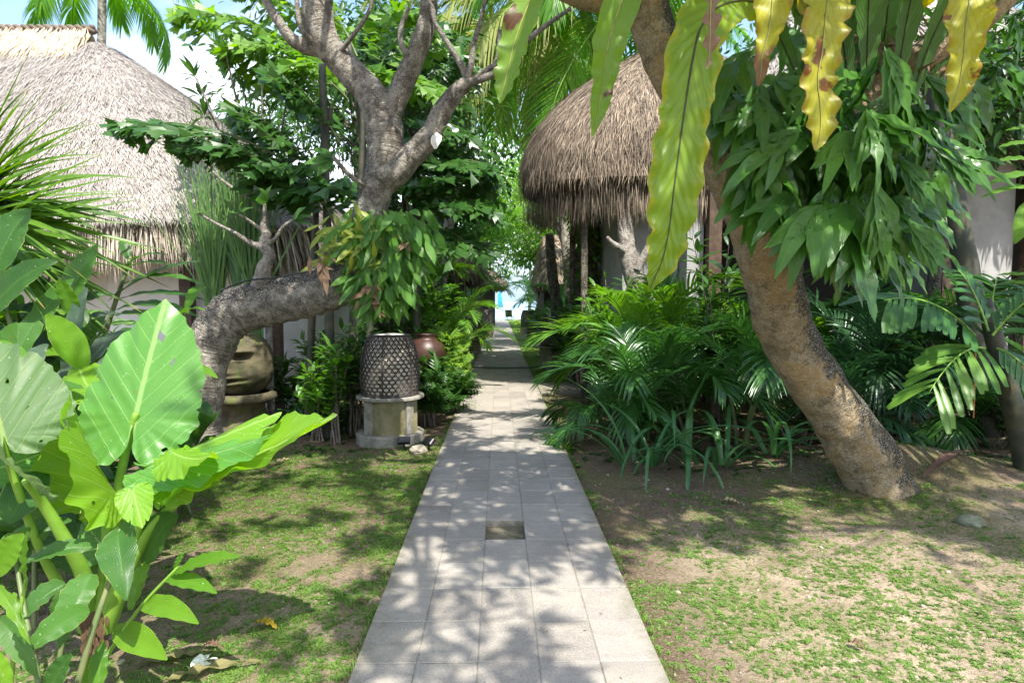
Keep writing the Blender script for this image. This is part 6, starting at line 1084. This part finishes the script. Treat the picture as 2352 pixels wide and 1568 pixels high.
p = G(928, 1025); spot(p[0], p[1], .1, .55, 'flat black spotlight against the pedestal foot'); p = G(985, 1030); spot(p[0], p[1], -.7, .7, 'tilted black spotlight nearest the path edge')
def rock(label, x, y, s, mat, z=0, name='rock', cat='rock', sq=(1, 1, .6), rough=.35, sc=4):
    g = Geo(); na, nz = 40, 24; a, t = np.meshgrid(np.linspace(0, 2 * np.pi, na, endpoint=False), np.linspace(0.001, np.pi - .001, nz)); D = np.stack([np.cos(a) * np.sin(t), np.sin(a) * np.sin(t), -np.cos(t)], -1); P = D * (1 + rough * 2 * (fbm(D + x * 3.1, sc * .4, 4)[..., None] - .5)) * s * np.array(sq); g.add(P, gridF(na, nz, True), np.stack([a, t], -1)); o = g.build(name, M[mat]); o.location = (x, y, gz(x, y) + z); return tag(o, label, cat)
p = G(962, 1032); rock('pale rounded rock between the two black spotlights', p[0], p[1] - .03, .10, 'rock', .03); p = W(2232, 1192, 4.75); rock('moss speckled flat stone on the soil mound', p[0], 4.75, .10, 'mossrock', .02, sq=(1, .9, .5))
p = G(765, 975); o = rock('brown fibrous coconut husk lying under the shrubs', p[0], p[1] + .1, .17, 'husk', .08, 'coconut_husk', 'husk', (1.35, .8, .72), .16, 3)
g = Geo(); tube(g, catmull([[PX0 - 1.2, 17.0, .01], [PX0 - .2, 16.55, .016], [.05, 16.25, .018], [PX1 + .1, 16.4, .016], [PX1 + 1.2, 17.0, .0]], 60), .014, 8); tag(g.build('garden_hose', M['hose']), 'green garden hose lying across the path', 'hose')
def lounger(x, y, rz, label):
    root = empty('sun_lounger', (x, y, gz(x, y)), label, 'sun lounger', 'dark sun loungers facing the sea'); g = Geo(); box(g, (-.32, -.6, .30), (.32, 1.3, .36), bev=.01); g.build('seat', M['black'], root, False)
    g = Geo(); V = np.array([[-.32, -.6, .33], [.32, -.6, .33], [.32, -1.02, .98], [-.32, -1.02, .98], [-.32, -.66, .30], [.32, -.66, .30], [.32, -1.08, .95], [-.32, -1.08, .95]]); g.add(V, [[0, 1, 2, 3], [7, 6, 5, 4], [0, 4, 5, 1], [2, 6, 7, 3], [1, 5, 6, 2], [3, 7, 4, 0]]); g.build('backrest', M['black'], root, False)
    for sx in (-.28, .28):
        for sy in (-.5, 1.2): g = Geo(); box(g, (sx - .03, sy - .03, 0), (sx + .03, sy + .03, .299)); g.build('leg', M['wood'], root, False)
    root.rotation_euler = (0, 0, rz)
lounger(Xp(1128, 60.0), 60.0, .1, 'left of the two dark sun loungers at the end of the path'); lounger(Xp(1170, 60.0), 60.0, -.1, 'right of the two dark sun loungers at the end of the path')
def banner():
    Y = 56; x = Xp(1144, Y); root = empty('banner_pole', (x, Y, 0), 'tall curved pole carrying a narrow blue banner before the sea', 'banner'); g = Geo(); zt = W(1144, 640, Y)[2]; tube(g, catmull([[x, Y, -.1], [x, Y, zt * .6], [x + .05, Y, zt]], 20), .03, 8); gbuild(g, 'pole', M['rail'], root)
    g = Geo(); z = np.linspace(W(1, 706, Y)[2], zt, 24); w = np.linspace(.42, .12, 24); blade(g, np.stack([x + .03 + w * .5 + .04 * np.sin(z * 2), 0 * z + Y - .05 + .06 * np.sin(z * 3), z], -1), w * .5, (0, -1, 0), .05, .03, 5, 7); gbuild(g, 'cloth', M['blue'], root)
banner()
def rail():
    root = empty('railing', (0, 63, 0), 'thin white railing along the edge above the sea', 'railing'); zt = W(1150, 710, 63)[2]; g = Geo()
    for z in (zt, zt * .72): tube(g, [[-6, 63, z], [0, 63, z], [6, 63, z]], .03, 6)
    gbuild(g, 'rails', M['rail'], root)
    for k in range(7): g = Geo(); x = -6 + 2 * k; tube(g, [[x, 63, -.1], [x, 63, zt * .5], [x, 63, zt]], .035, 6); gbuild(g, 'post', M['rail'], root)
rail()
# small things lying about
def flat_leaf(name, label, a, b, hw, mat, arch=.12, cat='leaf', z=.02, nrm=(0, 0, 1), wave=.01, fold=.2, group=None):
    p0, p1 = G(*a), G(*b); p0[2] = gz(*p0[:2]) + z; p1[2] = gz(*p1[:2]) + z; L = np.linalg.norm(p1 - p0); s = np.linspace(0, 1, 18); P = p0 + (p1 - p0) * s[:, None] + np.array([0, 0, 1]) * (arch * L * 4 * s * (1 - s))[:, None]; g = Geo(); blade(g, P, hw * prof_lance(np.clip(s * .96 + .03, 0, 1), .8, .8) + .001, nrm, fold, wave, 4, 7, .6, ph=a[0]); return tag(g.build(name, M[mat]), label, cat, group)
flat_leaf('fallen_leaf', 'yellow orange curled fallen leaf on the left lawn', (588, 1422), (636, 1440), .026, 'dry_y', .14); flat_leaf('fallen_leaf', 'small dark brown shrivelled leaf behind the white flower', (470, 1476), (508, 1484), .016, 'dry_b', .2); flat_leaf('fallen_leaf', 'tiny rusty leaf near the left edge of the path', (822, 1376), (838, 1380), .014, 'dry_b', .3)
flat_leaf('fallen_leaf', 'long dull green fallen leaf beside the white flower', (310, 1518), (470, 1494), .032, 'dry', .05, wave=.012); flat_leaf('fallen_leaf', 'long brown fallen leaf with green stalk at the bottom of the photo', (370, 1562), (600, 1516), .030, 'dry', .05, wave=.012); flat_leaf('fallen_leaf', 'tan leaf on the bare soil in front of the lilies', (1655, 1146), (1698, 1152), .034, 'dry_t', .12); flat_leaf('fallen_leaf', 'long curled dead leaf on the soil mound', (2120, 1128), (2260, 1078), .04, 'dry_b', .10)
flat_leaf('fallen_leaf', 'dry curled leaf low on the right lawn', (1950, 1470), (1985, 1488), .018, 'dry_b', .25); flat_leaf('fallen_leaf', 'pale dry leaf at the far edge of the left lawn', (630, 1060), (670, 1052), .03, 'dry_t', .1)
def flower():
    c = G(468, 1520); c[2] = gz(c[0], c[1]) + .03; g = Geo()
    for k in range(5):
        a = k * 1.257 + .3; s = np.linspace(0, 1, 10); d = np.array([math.cos(a), math.sin(a), .25]); P = c + d * (s * .062)[:, None] + np.array([0, 0, -.016]) * (s ** 2)[:, None]; blade(g, P, .024 * prof_lance(s * .93 + .05, 1.3, .7) + .002, (-math.sin(a) * .4, math.cos(a) * .4, 1), .15, .003, 2, 7, .5)
    tag(g.build('fallen_flower', M['petal']), 'white five petalled frangipani flower lying on the soil', 'flower')
flower()
def rag():
    g = Geo(); P, _ = px_path([(1012, 300, 6.3, 5), (1028, 290, 6.2, 5), (1048, 304, 6.15, 5)], 12); blade(g, P, .035, (0, -.5, 1), .4, .012, 3, 7); P, _ = px_path([(1008, 308, 6.25, 5), (1000, 325, 6.2, 5), (1000, 342, 6.2, 5)], 10); blade(g, P, .05 * prof_lance(np.linspace(.1, .9, 10)), (.2, -1, .2), .2, .008, 2, 7); tag(g.build('plastic_scrap', M['rag']), 'white plastic scrap caught on the right fork of the grey tree', 'scrap')
rag()
g = Geo(); P, r = px_path([(505, 668, 6.15, 2), (560, 646, 6.08, 2), (640, 636, 6.05, 2), (705, 624, 6.05, 2)], 24); tube(g, P, r, 6); tag(g.build('black_cable', M['black']), 'thin black cable resting along the flat grey trunk', 'cable')

# ------------------------------------------------------------------ grass and ground cover
def tuft_t(n, L, w, flat, seed):
    r = np.random.default_rng(seed); g = Geo()
    for k in range(n):
        a = r.uniform(0, 6.28); e = r.uniform(*flat); l = L * r.uniform(.5, 1.2); s = np.linspace(0, 1, 3); d = np.array([math.cos(a) * math.cos(e), math.sin(a) * math.cos(e), math.sin(e)])
        P = d * (s * l)[:, None] - np.array([0, 0, 1]) * (.35 * l * s ** 2)[:, None] + np.array([r.normal(0, L * .2), r.normal(0, L * .2), 0]); P[:, 2] = np.maximum(P[:, 2], .002); blade(g, P, w * np.array([.7, 1, .1]), (-math.cos(a) * .3, -math.sin(a) * .3, 1), .25, 0, 1, 3, r.random())
    V, F, U, Q = g.arrays(); return V, F, U, Q
def scatter_ground(name, label, mat, n, xr, yr, tp, sc, dens, thr, cat='grass'):
    x, y = rng.uniform(*xr, n), rng.uniform(*yr, n) ; P = np.stack([x, y, 0 * x], -1); d = dens(x, y) + 0.85 * (fbm(P, 1.7, 4) - .5) + .7 * (fbm(P + 7, 7, 3) - .5) + .55 * (rng.random(n) - .5); k = (d > thr) & ((x < PX0 - .015) | (x > PX1 + .015)); x, y = x[k], y[k]; n = len(x); g = Geo(); z = ground_z(x, y)
    a = rng.uniform(0, 6.28, n)
    for i, t in enumerate(tp):
        m = slice(i, None, len(tp)); kk = len(x[m]); inst(g, t, np.stack([x[m], y[m], z[m]], -1), np.stack([np.cos(a[m]), np.sin(a[m]), 0 * a[m]], -1), (0, 0, 1), rng.uniform(*sc, kk), np.clip(rng.normal(.5, .25, kk), 0, 1))
    return tag(g.build(name, M[mat]), label, cat, kind='stuff')
GT = [tuft_t(9, 1, .045, (.5, 1.4), k) for k in range(3)]; WT = [tuft_t(9, 1, .16, (.08, .7), k + 9) for k in range(4)]
bell = lambda v, a, b, s: 1 / (1 + np.exp(-(v - a) / s)) / (1 + np.exp((v - b) / s))
scatter_ground('grass', 'fine short grass growing in patches on the left lawn', 'grass', 40000, (-3.6, PX0), (2.6, 8.6), GT, (.016, .042), lambda x, y: .34 * bell(y, 4.0, 7.3, .35) * bell(x, -2.9, 0, .3) + .12 - .3 * (y > 7.6), .28)
scatter_ground('ground_cover', 'low weeds scattered over the left lawn soil', 'weed', 9000, (-3.2, PX0), (2.5, 6.2), WT, (.016, .042), lambda x, y: .18 * bell(y, 2.4, 4.9, .3) * bell(x, -2.2, 0, .25) + .06, .27)
scatter_ground('ground_cover', 'low bright weeds scattered over the sandy right lawn', 'weed', 24000, (PX1, 5.6), (2.4, 5.9), WT, (.011, .038), lambda x, y: .10 * (y < 3.9) + .17 * bell(y, 2.3, 5.2, .3) - .10 * bell(x, 2.6, 5, .3) * bell(y, 3.5, 5, .3), .27)
scatter_ground('grass', 'short grass blades between the weeds on the right lawn', 'grass', 36000, (PX1, 5.6), (2.4, 6.4), GT, (.010, .030), lambda x, y: .24 * bell(y, 2.3, 5.4, .3), .26)
scatter_ground('ground_cover', 'sparse seedlings under the palms and shrubs', 'tree_d', 7000, (-4.5, 6), (6.2, 14), WT, (.03, .09), lambda x, y: .18 + .12 * (np.abs(x) > 1.5), .30)
scatter_ground('grass', 'sunny lawn strips on both sides of the far path', 'grass', 30000, (-4, 6), (12, 56), GT, (.05, .10), lambda x, y: .5 + 0 * x, .1)
def edge_creep():
    g = Geo(); n = 1500; y = rng.uniform(2.3, 13, n); sd = rng.random(n) < .5; y = y[fbm(np.stack([y, 9.0 * sd, 0 * y], -1), 1.3, 3) > .47]; n = len(y); sd = rng.random(n) < .5; x = np.where(sd, PX0 - rng.exponential(.03, n) + .012, PX1 + rng.exponential(.03, n) - .012); z = np.full(n, -.02)
    a = rng.uniform(0, 6.28, n)
    for i, t in enumerate(GT): m = slice(i, None, 3); kk = len(x[m]); inst(g, t, np.stack([x[m], y[m], z[m]], -1), np.stack([np.cos(a[m]), np.sin(a[m]), 0 * a[m]], -1), (0, 0, 1), rng.uniform(.03, .06, kk), np.clip(rng.normal(.5, .25, kk), 0, 1))
    tag(g.build('grass', M['grass']), 'fringe of grass creeping over both edges of the path', 'grass', kind='stuff')
    g = Geo(); n = 900; x = rng.uniform(-3.2, 5.5, n); y = rng.uniform(2.3, 7.5, n); k = (x < PX0 - .02) | (x > PX1 + .02); x, y = x[k], y[k]; n = len(x); a, t = np.meshgrid(np.linspace(0, 6.283, 7, endpoint=False), np.linspace(.01, 3.13, 5)); D = np.stack([np.cos(a) * np.sin(t), np.sin(a) * np.sin(t), -.6 * np.cos(t)], -1).reshape(-1, 3)
    inst(g, (D, gridF(7, 5, True), D[:, :2], D[:, 0]), np.stack([x, y, ground_z(x, y) + .002], -1), np.stack([rng.normal(0, 1, n), rng.normal(0, 1, n), rng.normal(0, .2, n)], -1), (0, 0, 1), rng.uniform(.003, .011, n) * (1 + (rng.random(n) > .95))); tag(g.build('pebbles', M['rock']), 'small pebbles and soil crumbs strewn over the bare soil', 'pebbles', kind='stuff')
edge_creep()
def foot():
    g = Geo(); n = 260; a = rng.uniform(0, 6.28, n); rr = rng.uniform(.27, .62, n); x, y = 3.32 + rr * np.cos(a), 5.55 + rr * np.sin(a) * .8
    for i, t in enumerate(GT): m = slice(i, None, 3); kk = len(x[m]); inst(g, t, np.stack([x[m], y[m], ground_z(x[m], y[m])], -1), np.stack([np.cos(a[m]), np.sin(a[m]), 0 * a[m]], -1), (0, 0, 1), rng.uniform(.02, .06, kk), np.clip(rng.normal(.4, .25, kk), 0, 1))
    tag(g.build('grass', M['grass']), 'short grass round the foot of the tan leaning trunk', 'grass', kind='stuff')
foot()
def litter():
    g = Geo(); n = 5200; x = rng.uniform(-3.5, 5.5, n); y = rng.uniform(2.3, 8, n); k = ((x < PX0) | (x > PX1)) | (rng.random(n) < .06); x, y = x[k], y[k]; n = len(x); z = np.where((x > PX0) & (x < PX1), .008, ground_z(x, y) + .006); inst(g, leaf_t(.2, 2, 2, 0, .1), np.stack([x, y, z], -1), np.stack([rng.normal(0, 1, n), rng.normal(0, 1, n), rng.normal(.08, .12, n)], -1), (0, 0, 1), rng.uniform(.005, .026, n)); tag(g.build('leaf_litter', M['dry_b']), 'tiny bits of dry leaf and twig strewn on the soil', 'litter', kind='stuff')
litter()
